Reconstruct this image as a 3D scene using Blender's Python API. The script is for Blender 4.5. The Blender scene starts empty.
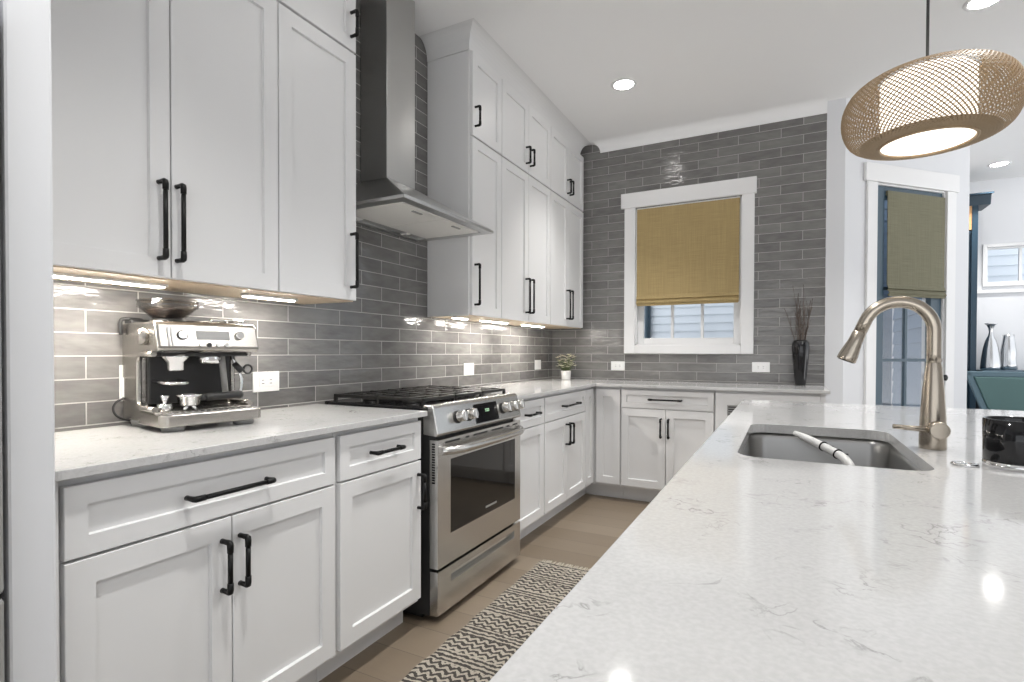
import bpy, bmesh, math, random
from mathutils import Vector, Matrix
random.seed(7)
PI = math.pi
sc = bpy.context.scene
COL = sc.collection

# ------------------------------------------------------------------ camera
cam_d = bpy.data.cameras.new('camera')
cam = bpy.data.objects.new('camera', cam_d)
COL.objects.link(cam)
F = 529.66
YAW, PIT, ROL = math.radians(27.321), math.radians(-.75), math.radians(-.145)
cam_d.sensor_fit = 'HORIZONTAL'
cam_d.sensor_width = 36
cam_d.lens = 36 * F / 1024
cam_d.shift_y = 17.843 / 1024
cam_d.clip_start = .02
cam.matrix_world = (Matrix.Translation((0, 0, 1.162)) @ Matrix.Rotation(YAW, 4, 'Z')
                    @ Matrix.Rotation(PI / 2 + PIT, 4, 'X') @ Matrix.Rotation(-ROL, 4, 'Z'))
sc.camera = cam

# ------------------------------------------------------------------ world, exposure
W = bpy.data.worlds.new('sky')
sc.world = W
W.use_nodes = True
bg = W.node_tree.nodes['Background']
bg.inputs[1].default_value = 1.0
_n, _l = W.node_tree.nodes, W.node_tree.links
_tc = _n.new('ShaderNodeTexCoord'); _sp = _n.new('ShaderNodeSeparateXYZ'); _mr = _n.new('ShaderNodeMapRange'); _mx = _n.new('ShaderNodeMix')
_mx.data_type = 'RGBA'
_mr.inputs['From Min'].default_value = -.12; _mr.inputs['From Max'].default_value = .05
_mx.inputs[6].default_value = (2.0, 2.01, 2.03, 1)     # ground half, set brighter than the sky to lift the ceiling
_mx.inputs[7].default_value = (.98, 1.01, 1.06, 1)       # sky
_l.new(_tc.outputs['Generated'], _sp.inputs[0]); _l.new(_sp.outputs[2], _mr.inputs['Value'])
_l.new(_mr.outputs[0], _mx.inputs[0]); _l.new(_mx.outputs[2], bg.inputs[0])
sc.view_settings.view_transform = 'Standard'
sc.view_settings.look = 'None'
sc.view_settings.gamma = 1
sc.view_settings.use_curve_mapping = False
sc.view_settings.exposure = 0.50
CAN_STRENGTH = 32
CAN_WATTS = 115
LED_STRENGTH = 125
LAMP_STRENGTH = 1.25

# ------------------------------------------------------------------ materials
def nt(name):
    m = bpy.data.materials.new(name)
    m.use_nodes = True
    return m, m.node_tree, m.node_tree.nodes['Principled BSDF']

def mat(name, col, rough=.5, metal=0., bump=None, var=0., coat=0., **kw):
    m, t, b = nt(name)
    b.inputs['Base Color'].default_value = (*col, 1)
    b.inputs['Roughness'].default_value = rough
    b.inputs['Metallic'].default_value = metal
    if coat:
        b.inputs['Coat Weight'].default_value = coat
        b.inputs['Coat Roughness'].default_value = .05
    for k, v in kw.items():
        b.inputs[k.replace('_', ' ')].default_value = v
    tc = t.nodes.new('ShaderNodeTexCoord')
    if bump or var:
        sx, strength, dist = bump or ((20, 20, 20), 0, .001)
        mp = t.nodes.new('ShaderNodeMapping')
        mp.inputs['Scale'].default_value = sx
        t.links.new(tc.outputs['Object'], mp.inputs['Vector'])
        n = t.nodes.new('ShaderNodeTexNoise')
        n.inputs['Scale'].default_value = 1
        n.inputs['Detail'].default_value = 3
        t.links.new(mp.outputs[0], n.inputs['Vector'])
        if strength:
            bu = t.nodes.new('ShaderNodeBump')
            bu.inputs['Strength'].default_value = strength
            bu.inputs['Distance'].default_value = dist
            t.links.new(n.outputs[0], bu.inputs['Height'])
            t.links.new(bu.outputs[0], b.inputs['Normal'])
        if var:
            r = t.nodes.new('ShaderNodeMapRange')
            r.inputs['To Min'].default_value = 1 - var
            r.inputs['To Max'].default_value = 1 + var
            t.links.new(n.outputs[0], r.inputs['Value'])
            mx = t.nodes.new('ShaderNodeVectorMath')
            mx.operation = 'SCALE'
            mx.inputs[0].default_value = col
            t.links.new(r.outputs[0], mx.inputs['Scale'])
            t.links.new(mx.outputs[0], b.inputs['Base Color'])
    return m

def emit(name, col, s):
    m, t, b = nt(name)
    b.inputs['Base Color'].default_value = (.8, .8, .8, 1)
    b.inputs['Emission Color'].default_value = (*col, 1)
    b.inputs['Emission Strength'].default_value = s
    return m

WHITE = mat('white_cabinet_paint', (.71, .71, .71), .34, bump=((60, 60, 60), .04, .0005))
WALLP = mat('white_wall_paint', (.70, .71, .73), .6, bump=((120, 120, 120), .05, .0005))
CEILP = mat('ceiling_paint', (.86, .86, .86), .8, bump=((120, 120, 120), .05, .0005))
TRIMP = mat('white_trim_paint', (.80, .80, .80), .35, bump=((60, 60, 60), .03, .0005))
BLACK = mat('black_metal', (.012, .012, .012), .42, .6, bump=((300, 300, 300), .05, .0005))
IRON = mat('cast_iron', (.02, .019, .018), .38, .3, bump=((400, 400, 400), .15, .0005))
OVENGLASS = mat('dark_oven_glass', (.012, .011, .010), .03, bump=((3, 3, 3), .01, .001))
GLOSSBLACK = mat('gloss_black', (.006, .006, .007), .08, bump=((8, 8, 8), .03, .001))
RUBBER = mat('black_plastic', (.018, .018, .018), .45, bump=((200, 200, 200), .05, .0005))
STEEL = mat('brushed_steel', (.60, .58, .55), .24, 1., bump=((4, 4, 900), .05, .0004), var=.03)
STEELH = mat('brushed_steel_along', (.64, .63, .61), .26, 1., bump=((900, 6, 6), .05, .0004), var=.03)
HOODST = mat('hood_steel', (.50, .50, .49), .30, 1., bump=((4, 900, 4), .05, .0004), var=.03)
SINKST = mat('sink_steel', (.42, .415, .405), .33, 1., bump=((500, 8, 500), .05, .0004), var=.04)
NICKEL = mat('brushed_nickel', (.43, .38, .315), .26, 1., bump=((300, 300, 6), .04, .0004), var=.03)
CHROME = mat('chrome', (.82, .82, .82), .08, 1., bump=((6, 6, 6), .02, .001))
SILVER = mat('silver_glaze', (.62, .63, .64), .22, 1., bump=((14, 14, 14), .25, .004))
ESPST = mat('espresso_steel', (.44, .42, .39), .27, 1., bump=((4, 4, 500), .05, .0004), var=.03)
GREYPL = mat('grey_plastic', (.30, .30, .29), .3, bump=((80, 80, 80), .03, .0005))
WHITEPL = mat('white_plastic', (.86, .86, .85), .3, bump=((80, 80, 80), .03, .0005))
CERAM = mat('white_ceramic', (.88, .88, .87), .2, bump=((30, 30, 30), .05, .001))
SLATE = mat('slate_blue_paint', (.042, .080, .112), .35, bump=((60, 60, 60), .05, .0005))
NAVY = mat('deep_blue_paint', (.012, .035, .058), .4, bump=((60, 60, 60), .05, .0005))
TEALF = mat('teal_upholstery', (.08, .155, .15), .55, bump=((300, 300, 300), .3, .001), var=.1)
OAK = mat('honey_wood', (.52, .29, .13), .45, bump=((3, 3, 60), .1, .001), var=.2)
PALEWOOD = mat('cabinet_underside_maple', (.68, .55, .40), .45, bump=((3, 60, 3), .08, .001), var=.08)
TWIG = mat('dry_twig', (.11, .085, .07), .8, bump=((80, 80, 80), .3, .002), var=.25)
PETAL = mat('cream_petal', (.88, .84, .68), .6, bump=((90, 90, 90), .1, .001), var=.1)
LEAF = mat('sage_leaf', (.20, .24, .11), .6, bump=((90, 90, 90), .2, .001), var=.2)
BEANS = mat('coffee_beans', (.035, .018, .012), .35, bump=((160, 160, 160), .9, .006), var=.3)
FILTER = mat('hood_filter', (.84, .83, .80), .4, 0., bump=((250, 250, 250), .3, .001))
CANL = emit('can_lens', (1, .97, .94), CAN_STRENGTH)
LEDL = emit('led_lens', (1, .94, .87), LED_STRENGTH)
PENL = emit('pendant_diffuser', (1, .93, .83), LAMP_STRENGTH)
GREENL = emit('green_segments', (.2, 1, .25), .45)
GROUND = mat('ground_concrete', (.40, .40, .39), .9, bump=((5, 5, 5), .3, .01), var=.1)
SIDING_L = mat('pale_blue_siding', (.84, .89, .93), .6, bump=((2, 2, 60), .1, .002))
SIDING_D = mat('slate_blue_siding', (.16, .23, .33), .6, bump=((2, 2, 60), .1, .002))
BAMBOO = mat('bamboo_strip', (.33, .235, .135), .5, bump=((200, 200, 200), .2, .001), var=.12)

def glass_mat(name, tint, gl=.08):
    m = bpy.data.materials.new(name)
    m.use_nodes = True
    t = m.node_tree
    t.nodes.clear()
    o = t.nodes.new('ShaderNodeOutputMaterial')
    mx = t.nodes.new('ShaderNodeMixShader')
    a = t.nodes.new('ShaderNodeBsdfTransparent')
    a.inputs[0].default_value = (*tint, 1)
    g = t.nodes.new('ShaderNodeBsdfGlossy')
    g.inputs['Roughness'].default_value = .03
    lw = t.nodes.new('ShaderNodeLayerWeight')
    lw.inputs[0].default_value = .25
    ml = t.nodes.new('ShaderNodeMath')
    ml.operation = 'MULTIPLY_ADD'
    ml.inputs[1].default_value = .22
    ml.inputs[2].default_value = gl * .3
    t.links.new(lw.outputs['Facing'], ml.inputs[0])
    t.links.new(ml.outputs[0], mx.inputs[0])
    t.links.new(a.outputs[0], mx.inputs[1])
    t.links.new(g.outputs[0], mx.inputs[2])
    t.links.new(mx.outputs[0], o.inputs[0])
    return m
GLASS = glass_mat('clear_glass', (.97, .985, 1))
SMOKE = glass_mat('smoky_clear_plastic', (.78, .77, .76), .3)

def tile_mat(name, ax, off):
    """glazed 75 x 300 mm tile in running bond; ax = which object axis runs along the wall"""
    m, t, b = nt(name)
    L, N = t.links, t.nodes
    tc = N.new('ShaderNodeTexCoord')
    sp = N.new('ShaderNodeSeparateXYZ')
    L.new(tc.outputs['Object'], sp.inputs[0])
    def add(sock, v):
        a = N.new('ShaderNodeMath'); a.operation = 'ADD'; a.inputs[1].default_value = v
        L.new(sock, a.inputs[0]); return a.outputs[0]
    cb = N.new('ShaderNodeCombineXYZ')
    L.new(add(sp.outputs[ax], off + .307 * 20), cb.inputs[0])
    L.new(add(sp.outputs[2], -.926 + .0733 * 14), cb.inputs[1])
    br = N.new('ShaderNodeTexBrick')
    br.inputs['Color1'].default_value = (0, 0, 0, 1)
    br.inputs['Color2'].default_value = (1, 1, 1, 1)
    br.inputs['Mortar'].default_value = (.5, .5, .5, 1)
    br.inputs['Scale'].default_value = 1
    br.inputs['Mortar Size'].default_value = .0021
    br.inputs['Mortar Smooth'].default_value = .1
    br.inputs['Brick Width'].default_value = .307
    br.inputs['Row Height'].default_value = .0733
    L.new(cb.outputs[0], br.inputs['Vector'])
    n = N.new('ShaderNodeTexNoise')
    n.noise_dimensions = '4D'
    n.inputs['Scale'].default_value = 1
    n.inputs['Detail'].default_value = 2.5
    mp = N.new('ShaderNodeMapping')
    mp.inputs['Scale'].default_value = (10, 10, 30)
    L.new(tc.outputs['Object'], mp.inputs['Vector'])
    L.new(mp.outputs[0], n.inputs['Vector'])
    mw = N.new('ShaderNodeMath'); mw.operation = 'MULTIPLY'; mw.inputs[1].default_value = 37
    L.new(br.outputs['Color'], mw.inputs[0])
    L.new(mw.outputs[0], n.inputs['W'])
    # colour : tile tone varies a little, glaze mottled
    mr = N.new('ShaderNodeMapRange')
    mr.inputs['From Min'].default_value = .3; mr.inputs['From Max'].default_value = .7
    mr.inputs['To Min'].default_value = 0; mr.inputs['To Max'].default_value = 1
    L.new(n.outputs[0], mr.inputs['Value'])
    av = N.new('ShaderNodeMath'); av.operation = 'MULTIPLY_ADD'
    av.inputs[1].default_value = .55
    L.new(mr.outputs[0], av.inputs[0])
    hb = N.new('ShaderNodeMath'); hb.operation = 'MULTIPLY'; hb.inputs[1].default_value = .45
    L.new(br.outputs['Color'], hb.inputs[0]); L.new(hb.outputs[0], av.inputs[2])
    cm = N.new('ShaderNodeMix'); cm.data_type = 'RGBA'
    cm.inputs[6].default_value = (.118, .115, .112, 1)
    cm.inputs[7].default_value = (.225, .22, .212, 1)
    L.new(av.outputs[0], cm.inputs[0])
    cg = N.new('ShaderNodeMix'); cg.data_type = 'RGBA'
    cg.inputs[7].default_value = (.46, .45, .43, 1)
    L.new(br.outputs['Fac'], cg.inputs[0]); L.new(cm.outputs[2], cg.inputs[6])
    L.new(cg.outputs[2], b.inputs['Base Color'])
    rr = N.new('ShaderNodeMapRange')
    rr.inputs['To Min'].default_value = .12; rr.inputs['To Max'].default_value = .7
    L.new(br.outputs['Fac'], rr.inputs['Value']); L.new(rr.outputs[0], b.inputs['Roughness'])
    # height: waves + mortar
    hs = N.new('ShaderNodeMath'); hs.operation = 'MULTIPLY_ADD'
    hs.inputs[1].default_value = -.35
    L.new(br.outputs['Fac'], hs.inputs[0]); L.new(n.outputs[0], hs.inputs[2])
    bu = N.new('ShaderNodeBump'); bu.inputs['Strength'].default_value = .8
    bu.inputs['Distance'].default_value = .006
    L.new(hs.outputs[0], bu.inputs['Height']); L.new(bu.outputs[0], b.inputs['Normal'])
    return m
TILE_L = tile_mat('grey_glazed_tile_left', 1, -1.024)
TILE_B = tile_mat('grey_glazed_tile_back', 0, .045 - .1535)

def quartz():
    m, t, b = nt('white_quartz')
    L, N = t.links, t.nodes
    tc = N.new('ShaderNodeTexCoord')
    def noise(scale, detail, dist):
        n = N.new('ShaderNodeTexNoise')
        n.inputs['Scale'].default_value = scale; n.inputs['Detail'].default_value = detail
        n.inputs['Distortion'].default_value = dist
        L.new(tc.outputs['Object'], n.inputs['Vector']); return n
    n1 = noise(26, 5, .7)          # thin veins where the noise crosses its middle
    a = N.new('ShaderNodeMath'); a.operation = 'SUBTRACT'; a.inputs[1].default_value = .5
    L.new(n1.outputs[0], a.inputs[0])
    ab = N.new('ShaderNodeMath'); ab.operation = 'ABSOLUTE'; L.new(a.outputs[0], ab.inputs[0])
    r = N.new('ShaderNodeMapRange')
    r.inputs['From Min'].default_value = 0; r.inputs['From Max'].default_value = .034
    r.inputs['To Min'].default_value = 1; r.inputs['To Max'].default_value = 0
    L.new(ab.outputs[0], r.inputs['Value'])
    n2 = noise(12, 4, .4)            # breaks the veins up
    r2 = N.new('ShaderNodeMapRange')
    r2.inputs['From Min'].default_value = .52; r2.inputs['From Max'].default_value = .66
    L.new(n2.outputs[0], r2.inputs['Value'])
    mu = N.new('ShaderNodeMath'); mu.operation = 'MULTIPLY'
    L.new(r.outputs[0], mu.inputs[0]); L.new(r2.outputs[0], mu.inputs[1])
    n3 = noise(160, 2, 0)
    r3 = N.new('ShaderNodeMapRange')
    r3.inputs['From Min'].default_value = .35; r3.inputs['From Max'].default_value = .7
    L.new(n3.outputs[0], r3.inputs['Value'])
    c1 = N.new('ShaderNodeMix'); c1.data_type = 'RGBA'
    c1.inputs[6].default_value = (.50, .499, .496, 1); c1.inputs[7].default_value = (.55, .549, .546, 1)
    L.new(r3.outputs[0], c1.inputs[0])
    c2 = N.new('ShaderNodeMix'); c2.data_type = 'RGBA'
    c2.inputs[7].default_value = (.33, .327, .32, 1)
    L.new(mu.outputs[0], c2.inputs[0]); L.new(c1.outputs[2], c2.inputs[6])
    L.new(c2.outputs[2], b.inputs['Base Color'])
    b.inputs['Roughness'].default_value = .09
    return m
QUARTZ = quartz()

def floor_mat():
    m, t, b = nt('oak_planks')
    L, N = t.links, t.nodes
    tc = N.new('ShaderNodeTexCoord')
    br = N.new('ShaderNodeTexBrick')
    br.inputs['Color1'].default_value = (.222, .172, .122, 1)
    br.inputs['Color2'].default_value = (.285, .228, .168, 1)
    br.inputs['Mortar'].default_value = (.10, .08, .06, 1)
    br.inputs['Scale'].default_value = 1
    br.inputs['Mortar Size'].default_value = .0012
    br.inputs['Brick Width'].default_value = 1.5
    br.inputs['Row Height'].default_value = .18
    br.offset = .37
    L.new(tc.outputs['Object'], br.inputs['Vector'])
    mp = N.new('ShaderNodeMapping'); mp.inputs['Scale'].default_value = (2, 26, 1)
    L.new(tc.outputs['Object'], mp.inputs['Vector'])
    n = N.new('ShaderNodeTexNoise'); n.inputs['Scale'].default_value = 1
    n.inputs['Detail'].default_value = 6; n.inputs['Distortion'].default_value = .6
    L.new(mp.outputs[0], n.inputs['Vector'])
    r = N.new('ShaderNodeMapRange'); r.inputs['To Min'].default_value = .72; r.inputs['To Max'].default_value = .80
    L.new(n.outputs[0], r.inputs['Value'])
    v = N.new('ShaderNodeVectorMath'); v.operation = 'SCALE'
    L.new(br.outputs['Color'], v.inputs[0]); L.new(r.outputs[0], v.inputs['Scale'])
    L.new(v.outputs[0], b.inputs['Base Color'])
    b.inputs['Roughness'].default_value = .42
    bu = N.new('ShaderNodeBump'); bu.inputs['Strength'].default_value = .12; bu.inputs['Distance'].default_value = .002
    L.new(n.outputs[0], bu.inputs['Height']); L.new(bu.outputs[0], b.inputs['Normal'])
    return m
FLOORM = floor_mat()

def rug_mat():
    """flat-woven bands along the length: zigzag bands, striped bands, cream gaps"""
    m, t, b = nt('woven_rug')
    L, N = t.links, t.nodes
    tc = N.new('ShaderNodeTexCoord')
    sp = N.new('ShaderNodeSeparateXYZ'); L.new(tc.outputs['Object'], sp.inputs[0])
    def math2(op, a, bb, c=None):
        x = N.new('ShaderNodeMath'); x.operation = op
        for i, q in enumerate((a, bb, c)):
            if q is None: continue
            if isinstance(q, (int, float)): x.inputs[i].default_value = q
            else: L.new(q, x.inputs[i])
        return x.outputs[0]
    ns = N.new('ShaderNodeTexNoise'); ns.inputs['Scale'].default_value = 55; ns.inputs['Detail'].default_value = 2
    L.new(tc.outputs['Object'], ns.inputs['Vector'])
    jit = math2('MULTIPLY', math2('SUBTRACT', ns.outputs[0], .5), .024)
    X = math2('ADD', sp.outputs[0], 10); Y = math2('ADD', math2('ADD', sp.outputs[1], 10), jit)
    tri = math2('PINGPONG', X, .021)                       # zigzag 60 mm wide
    zz = math2('ADD', Y, math2('MULTIPLY', tri, .85))
    f1 = math2('FRACT', math2('DIVIDE', zz, .031), 0)       # zigzag lines
    z1 = math2('LESS_THAN', f1, .52)
    f2 = math2('FRACT', math2('DIVIDE', Y, .024), 0)        # straight stripes
    z2 = math2('LESS_THAN', f2, .55)
    band = math2('FRACT', math2('DIVIDE', Y, .20), 0)
    usez = math2('LESS_THAN', band, .62)
    mixv = math2('ADD', math2('MULTIPLY', z1, usez), math2('MULTIPLY', z2, math2('SUBTRACT', 1, usez)))
    c = N.new('ShaderNodeMix'); c.data_type = 'RGBA'
    c.inputs[6].default_value = (.36, .325, .27, 1); c.inputs[7].default_value = (.045, .038, .033, 1)
    L.new(mixv, c.inputs[0])
    n2 = N.new('ShaderNodeTexNoise'); n2.inputs['Scale'].default_value = 180; L.new(tc.outputs['Object'], n2.inputs['Vector'])
    r = N.new('ShaderNodeMapRange'); r.inputs['To Min'].default_value = .6; r.inputs['To Max'].default_value = 1.4
    L.new(n2.outputs[0], r.inputs['Value'])
    v = N.new('ShaderNodeVectorMath'); v.operation = 'SCALE'
    L.new(c.outputs[2], v.inputs[0]); L.new(r.outputs[0], v.inputs['Scale'])
    L.new(v.outputs[0], b.inputs['Base Color'])
    b.inputs['Roughness'].default_value = .95
    bu = N.new('ShaderNodeBump'); bu.inputs['Strength'].default_value = .8; bu.inputs['Distance'].default_value = .004
    L.new(n2.outputs[0], bu.inputs['Height']); L.new(bu.outputs[0], b.inputs['Normal'])
    return m
RUGM = rug_mat()

def weave_mat(name, c1, c2, ax):
    m, t, b = nt(name)
    L, N = t.links, t.nodes
    tc = N.new('ShaderNodeTexCoord')
    def nz(scale):
        mp = N.new('ShaderNodeMapping'); mp.inputs['Scale'].default_value = scale
        L.new(tc.outputs['Object'], mp.inputs['Vector'])
        n = N.new('ShaderNodeTexNoise'); n.inputs['Scale'].default_value = 1; n.inputs['Detail'].default_value = 2
        L.new(mp.outputs[0], n.inputs['Vector']); return n
    a = nz((6, 6, 420)); d = nz((170, 170, 4))
    s = N.new('ShaderNodeMath'); s.operation = 'MULTIPLY_ADD'; s.inputs[1].default_value = .6
    L.new(a.outputs[0], s.inputs[0])
    q = N.new('ShaderNodeMath'); q.operation = 'MULTIPLY'; q.inputs[1].default_value = .4
    L.new(d.outputs[0], q.inputs[0]); L.new(q.outputs[0], s.inputs[2])
    r = N.new('ShaderNodeMapRange'); r.inputs['From Min'].default_value = .3; r.inputs['From Max'].default_value = .7
    L.new(s.outputs[0], r.inputs['Value'])
    c = N.new('ShaderNodeMix'); c.data_type = 'RGBA'
    c.inputs[6].default_value = (*c1, 1); c.inputs[7].default_value = (*c2, 1)
    L.new(r.outputs[0], c.inputs[0]); L.new(c.outputs[2], b.inputs['Base Color'])
    b.inputs['Roughness'].default_value = .85
    bu = N.new('ShaderNodeBump'); bu.inputs['Strength'].default_value = .4; bu.inputs['Distance'].default_value = .002
    L.new(s.outputs[0], bu.inputs['Height']); L.new(bu.outputs[0], b.inputs['Normal'])
    return m
SHADE_K = weave_mat('tan_woven_shade', (.285, .205, .088), (.46, .35, .165), 0)
SHADE_D = weave_mat('olive_woven_shade', (.135, .13, .085), (.22, .21, .14), 0)

# ------------------------------------------------------------------ mesh helpers
def idm(p): return Vector(p)

def box(bm, x0, x1, y0, y1, z0, z1, bev=0, seg=2, f=None):
    """axis box, optional rounded edges, optional point map f"""
    if bev:
        t = bmesh.new()
        bmesh.ops.create_cube(t, size=1)
        for v in t.verts:
            v.co = Vector(((x0 + x1) / 2 + v.co.x * (x1 - x0), (y0 + y1) / 2 + v.co.y * (y1 - y0), (z0 + z1) / 2 + v.co.z * (z1 - z0)))
        bmesh.ops.bevel(t, geom=t.edges[:], offset=bev, segments=seg, affect='EDGES', profile=.5)
        merge(bm, t, f)
        return
    P = [(x, y, z) for z in (z0, z1) for y in (y0, y1) for x in (x0, x1)]
    vs = [bm.verts.new(f(p) if f else p) for p in P]
    for q in ((0, 2, 3, 1), (4, 5, 7, 6), (0, 1, 5, 4), (2, 6, 7, 3), (0, 4, 6, 2), (1, 3, 7, 5)):
        bm.faces.new([vs[i] for i in q])

def merge(bm, t, f=None):
    mp = {}
    for v in t.verts:
        mp[v] = bm.verts.new(f(v.co) if f else v.co)
    for fc in t.faces:
        nf = bm.faces.new([mp[v] for v in fc.verts])
        nf.smooth = fc.smooth
        nf.material_index = fc.material_index
    t.free()

def frame_of(d):
    d = Vector(d).normalized()
    a = Vector((0, 0, 1)) if abs(d.z) < .9 else Vector((1, 0, 0))
    u = d.cross(a).normalized()
    return u, d.cross(u).normalized()

def tube(bm, pts, r, seg=10, cap=True, closed=False, f=None):
    pts = [Vector(p) for p in pts]
    n = len(pts)
    rs = r if isinstance(r, (list, tuple)) else [r] * n
    rings = []
    u = None
    for i, p in enumerate(pts):
        if closed: d = pts[(i + 1) % n] - pts[i - 1]
        else: d = pts[min(i + 1, n - 1)] - pts[max(i - 1, 0)]
        d.normalize()
        if u is None: u, w = frame_of(d)
        else:
            u = (u - d * u.dot(d)).normalized(); w = d.cross(u)
        ring = []
        for k in range(seg):
            a = 2 * PI * k / seg
            q = p + (u * math.cos(a) + w * math.sin(a)) * rs[i]
            ring.append(bm.verts.new(f(q) if f else q))
        rings.append(ring)
    m = n if closed else n - 1
    for i in range(m):
        A, B = rings[i], rings[(i + 1) % n]
        for k in range(seg):
            fc = bm.faces.new((A[k], A[(k + 1) % seg], B[(k + 1) % seg], B[k])); fc.smooth = True
    if cap and not closed:
        bm.faces.new(rings[0][::-1]); bm.faces.new(rings[-1])

def cyl(bm, p0, p1, r0, r1=None, seg=20, f=None):
    tube(bm, [p0, p1], [r0, r0 if r1 is None else r1], seg, f=f)

def lathe(bm, prof, c=(0, 0, 0), seg=32, f=None, a0=0, a1=2 * PI):
    """prof: (radius, height) list; revolved about z through c"""
    full = abs(a1 - a0 - 2 * PI) < 1e-6
    n = seg if full else seg + 1
    rings = []
    for (r, z) in prof:
        if r < 1e-6:
            q = Vector((c[0], c[1], c[2] + z)); rings.append([bm.verts.new(f(q) if f else q)]); continue
        ring = []
        for k in range(n):
            a = a0 + (a1 - a0) * k / seg
            q = Vector((c[0] + r * math.cos(a), c[1] + r * math.sin(a), c[2] + z))
            ring.append(bm.verts.new(f(q) if f else q))
        rings.append(ring)
    for A, B in zip(rings, rings[1:]):
        for k in range(seg):
            k2 = (k + 1) % n
            vs = []
            for v in ((A[k % len(A)] if len(A) > 1 else A[0]), (A[k2] if len(A) > 1 else A[0]),
                      (B[k2] if len(B) > 1 else B[0]), (B[k] if len(B) > 1 else B[0])):
                if v not in vs: vs.append(v)
            if len(vs) > 2:
                fc = bm.faces.new(vs); fc.smooth = True

def prism(bm, poly, a, b, f):
    """polygon of 2-D points swept from a to b; f maps (p0, p1, s) to a point"""
    A = [bm.verts.new(f(p[0], p[1], a)) for p in poly]
    B = [bm.verts.new(f(p[0], p[1], b)) for p in poly]
    n = len(poly)
    for i in range(n):
        bm.faces.new((A[i], A[(i + 1) % n], B[(i + 1) % n], B[i]))
    bm.faces.new(A[::-1]); bm.faces.new(B)

def rrect(x0, x1, y0, y1, r, n=6):
    P = []
    for cx, cy, a in ((x1 - r, y1 - r, 0), (x0 + r, y1 - r, PI / 2), (x0 + r, y0 + r, PI), (x1 - r, y0 + r, 1.5 * PI)):
        for k in range(n + 1):
            t = a + PI / 2 * k / n
            P.append((cx + r * math.cos(t), cy + r * math.sin(t)))
    return P

# ------------------------------------------------------------------ object helpers
ORG = {}
def link(o): COL.objects.link(o); return o

def thing(name, label, cat, loc=(0, 0, 0), rotz=0, group=None):
    o = link(bpy.data.objects.new(name, None))
    o.empty_display_size = .05
    o.location = loc
    o.rotation_euler = (0, 0, rotz)
    o['label'] = label; o['category'] = cat
    if group: o['group'] = group
    ORG[o.name] = Matrix.Translation(loc) @ Matrix.Rotation(rotz, 4, 'Z')
    return o

def obj(name, bm, m, parent=None, local=False, smooth=None, label=None):
    bmesh.ops.recalc_face_normals(bm, faces=bm.faces[:])
    M = Matrix.Identity(4)
    if parent is not None:
        M = ORG[parent.name]
        if not local: bm.transform(M.inverted())
    me = bpy.data.meshes.new(name)
    bm.to_mesh(me); bm.free()
    for k in (m if isinstance(m, (list, tuple)) else [m]): me.materials.append(k)
    if smooth is not None:
        for p in me.polygons: p.use_smooth = smooth
    o = link(bpy.data.objects.new(name, me))
    ORG[o.name] = M
    if parent is not None: o.parent = parent
    if label: o['label'] = label
    return o

def single(name, bm, m, label, cat, loc, group=None, smooth=None):
    """a thing that is one mesh, its origin at loc"""
    bm.transform(Matrix.Translation(loc).inverted())
    o = obj(name, bm, m, smooth=smooth)
    o.location = loc
    o['label'] = label; o['category'] = cat
    if group: o['group'] = group
    return o

def struct(name, bm, m, parent=None):
    o = obj(name, bm, m, parent)
    if parent is None: o['kind'] = 'structure'
    return o

def copy_tree(o, parent=None):
    c = o.copy(); COL.objects.link(c)
    if parent is not None: c.parent = parent
    for ch in [x for x in bpy.data.objects if x.parent == o]: copy_tree(ch, c)
    return c

def B(): return bmesh.new()
def bx(*a, **k):
    b = bmesh.new(); box(b, *a, **k); return b

# ------------------------------------------------------------------ key dimensions
XW, YB = -1.968, 4.641         # left and back wall planes
XC, XD, XU = -1.326, -1.351, -1.646   # worktop edge, base door face, wall cabinet door face
ZC, ZT = .915, .022            # worktop top and thickness
ZU, ZM, ZK, CEIL = 1.377, 2.436, 2.935, 3.05
YF, YD = 4.007, 4.032          # back run worktop edge, door face
RY0, RY1 = 1.838, 2.628        # range
S2 = math.sqrt(.5)

# ------------------------------------------------------------------ room shell
struct('floor', bx(-2.2, 2.8, -1.9, 7.75, -.1, 0), FLOORM)
struct('ceiling', bx(-2.2, 2.8, -1.9, 7.75, CEIL, CEIL + .12), CEILP)
b = bx(XW - .14, XW, .485, YB + .2, 0, CEIL)
struct('wall_left', b, TILE_L)
b = B(); box(b, XW - .14, XW, -1.9, .485, 0, CEIL)
struct('wall_left_fridge_side', b, WALLP)
b = bx(-2.1, -1.25, -2.0, -1.9, 0, CEIL); box(b, -1.25, 2.8, -2.0, -1.9, 2.25, CEIL)   # unseen wall, opening shaped to send light to the back cabinets
struct('wall_rear_light_block', b, WALLP)
struct('wall_right_light_block', bx(2.8, 2.9, -2.0, 3.3, 0, CEIL), WALLP)  # unseen wall, added to keep side light off the front cabinets
# wing wall beside the fridge
b = B(); box(b, XW, -1.300, .447, .523, 0, CEIL, .006)
struct('wall_near', b, WALLP)

# back wall with the window opening
WX0, WX1, WZ0, WZ1 = -1.178, -.322, 1.222, 2.42
b = B()
TX = .262
for (x0, x1, z0, z1) in ((XW, WX0, 0, CEIL), (WX1, TX, 0, CEIL), (WX0, WX1, 0, WZ0), (WX0, WX1, WZ1, CEIL)):
    box(b, x0, x1, YB, YB + .16, z0, z1)
struct('wall_back', b, TILE_B)
b = B(); box(b, TX, .381, YB - .004, YB + .16, 0, CEIL)
struct('wall_back_end', b, WALLP)

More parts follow.
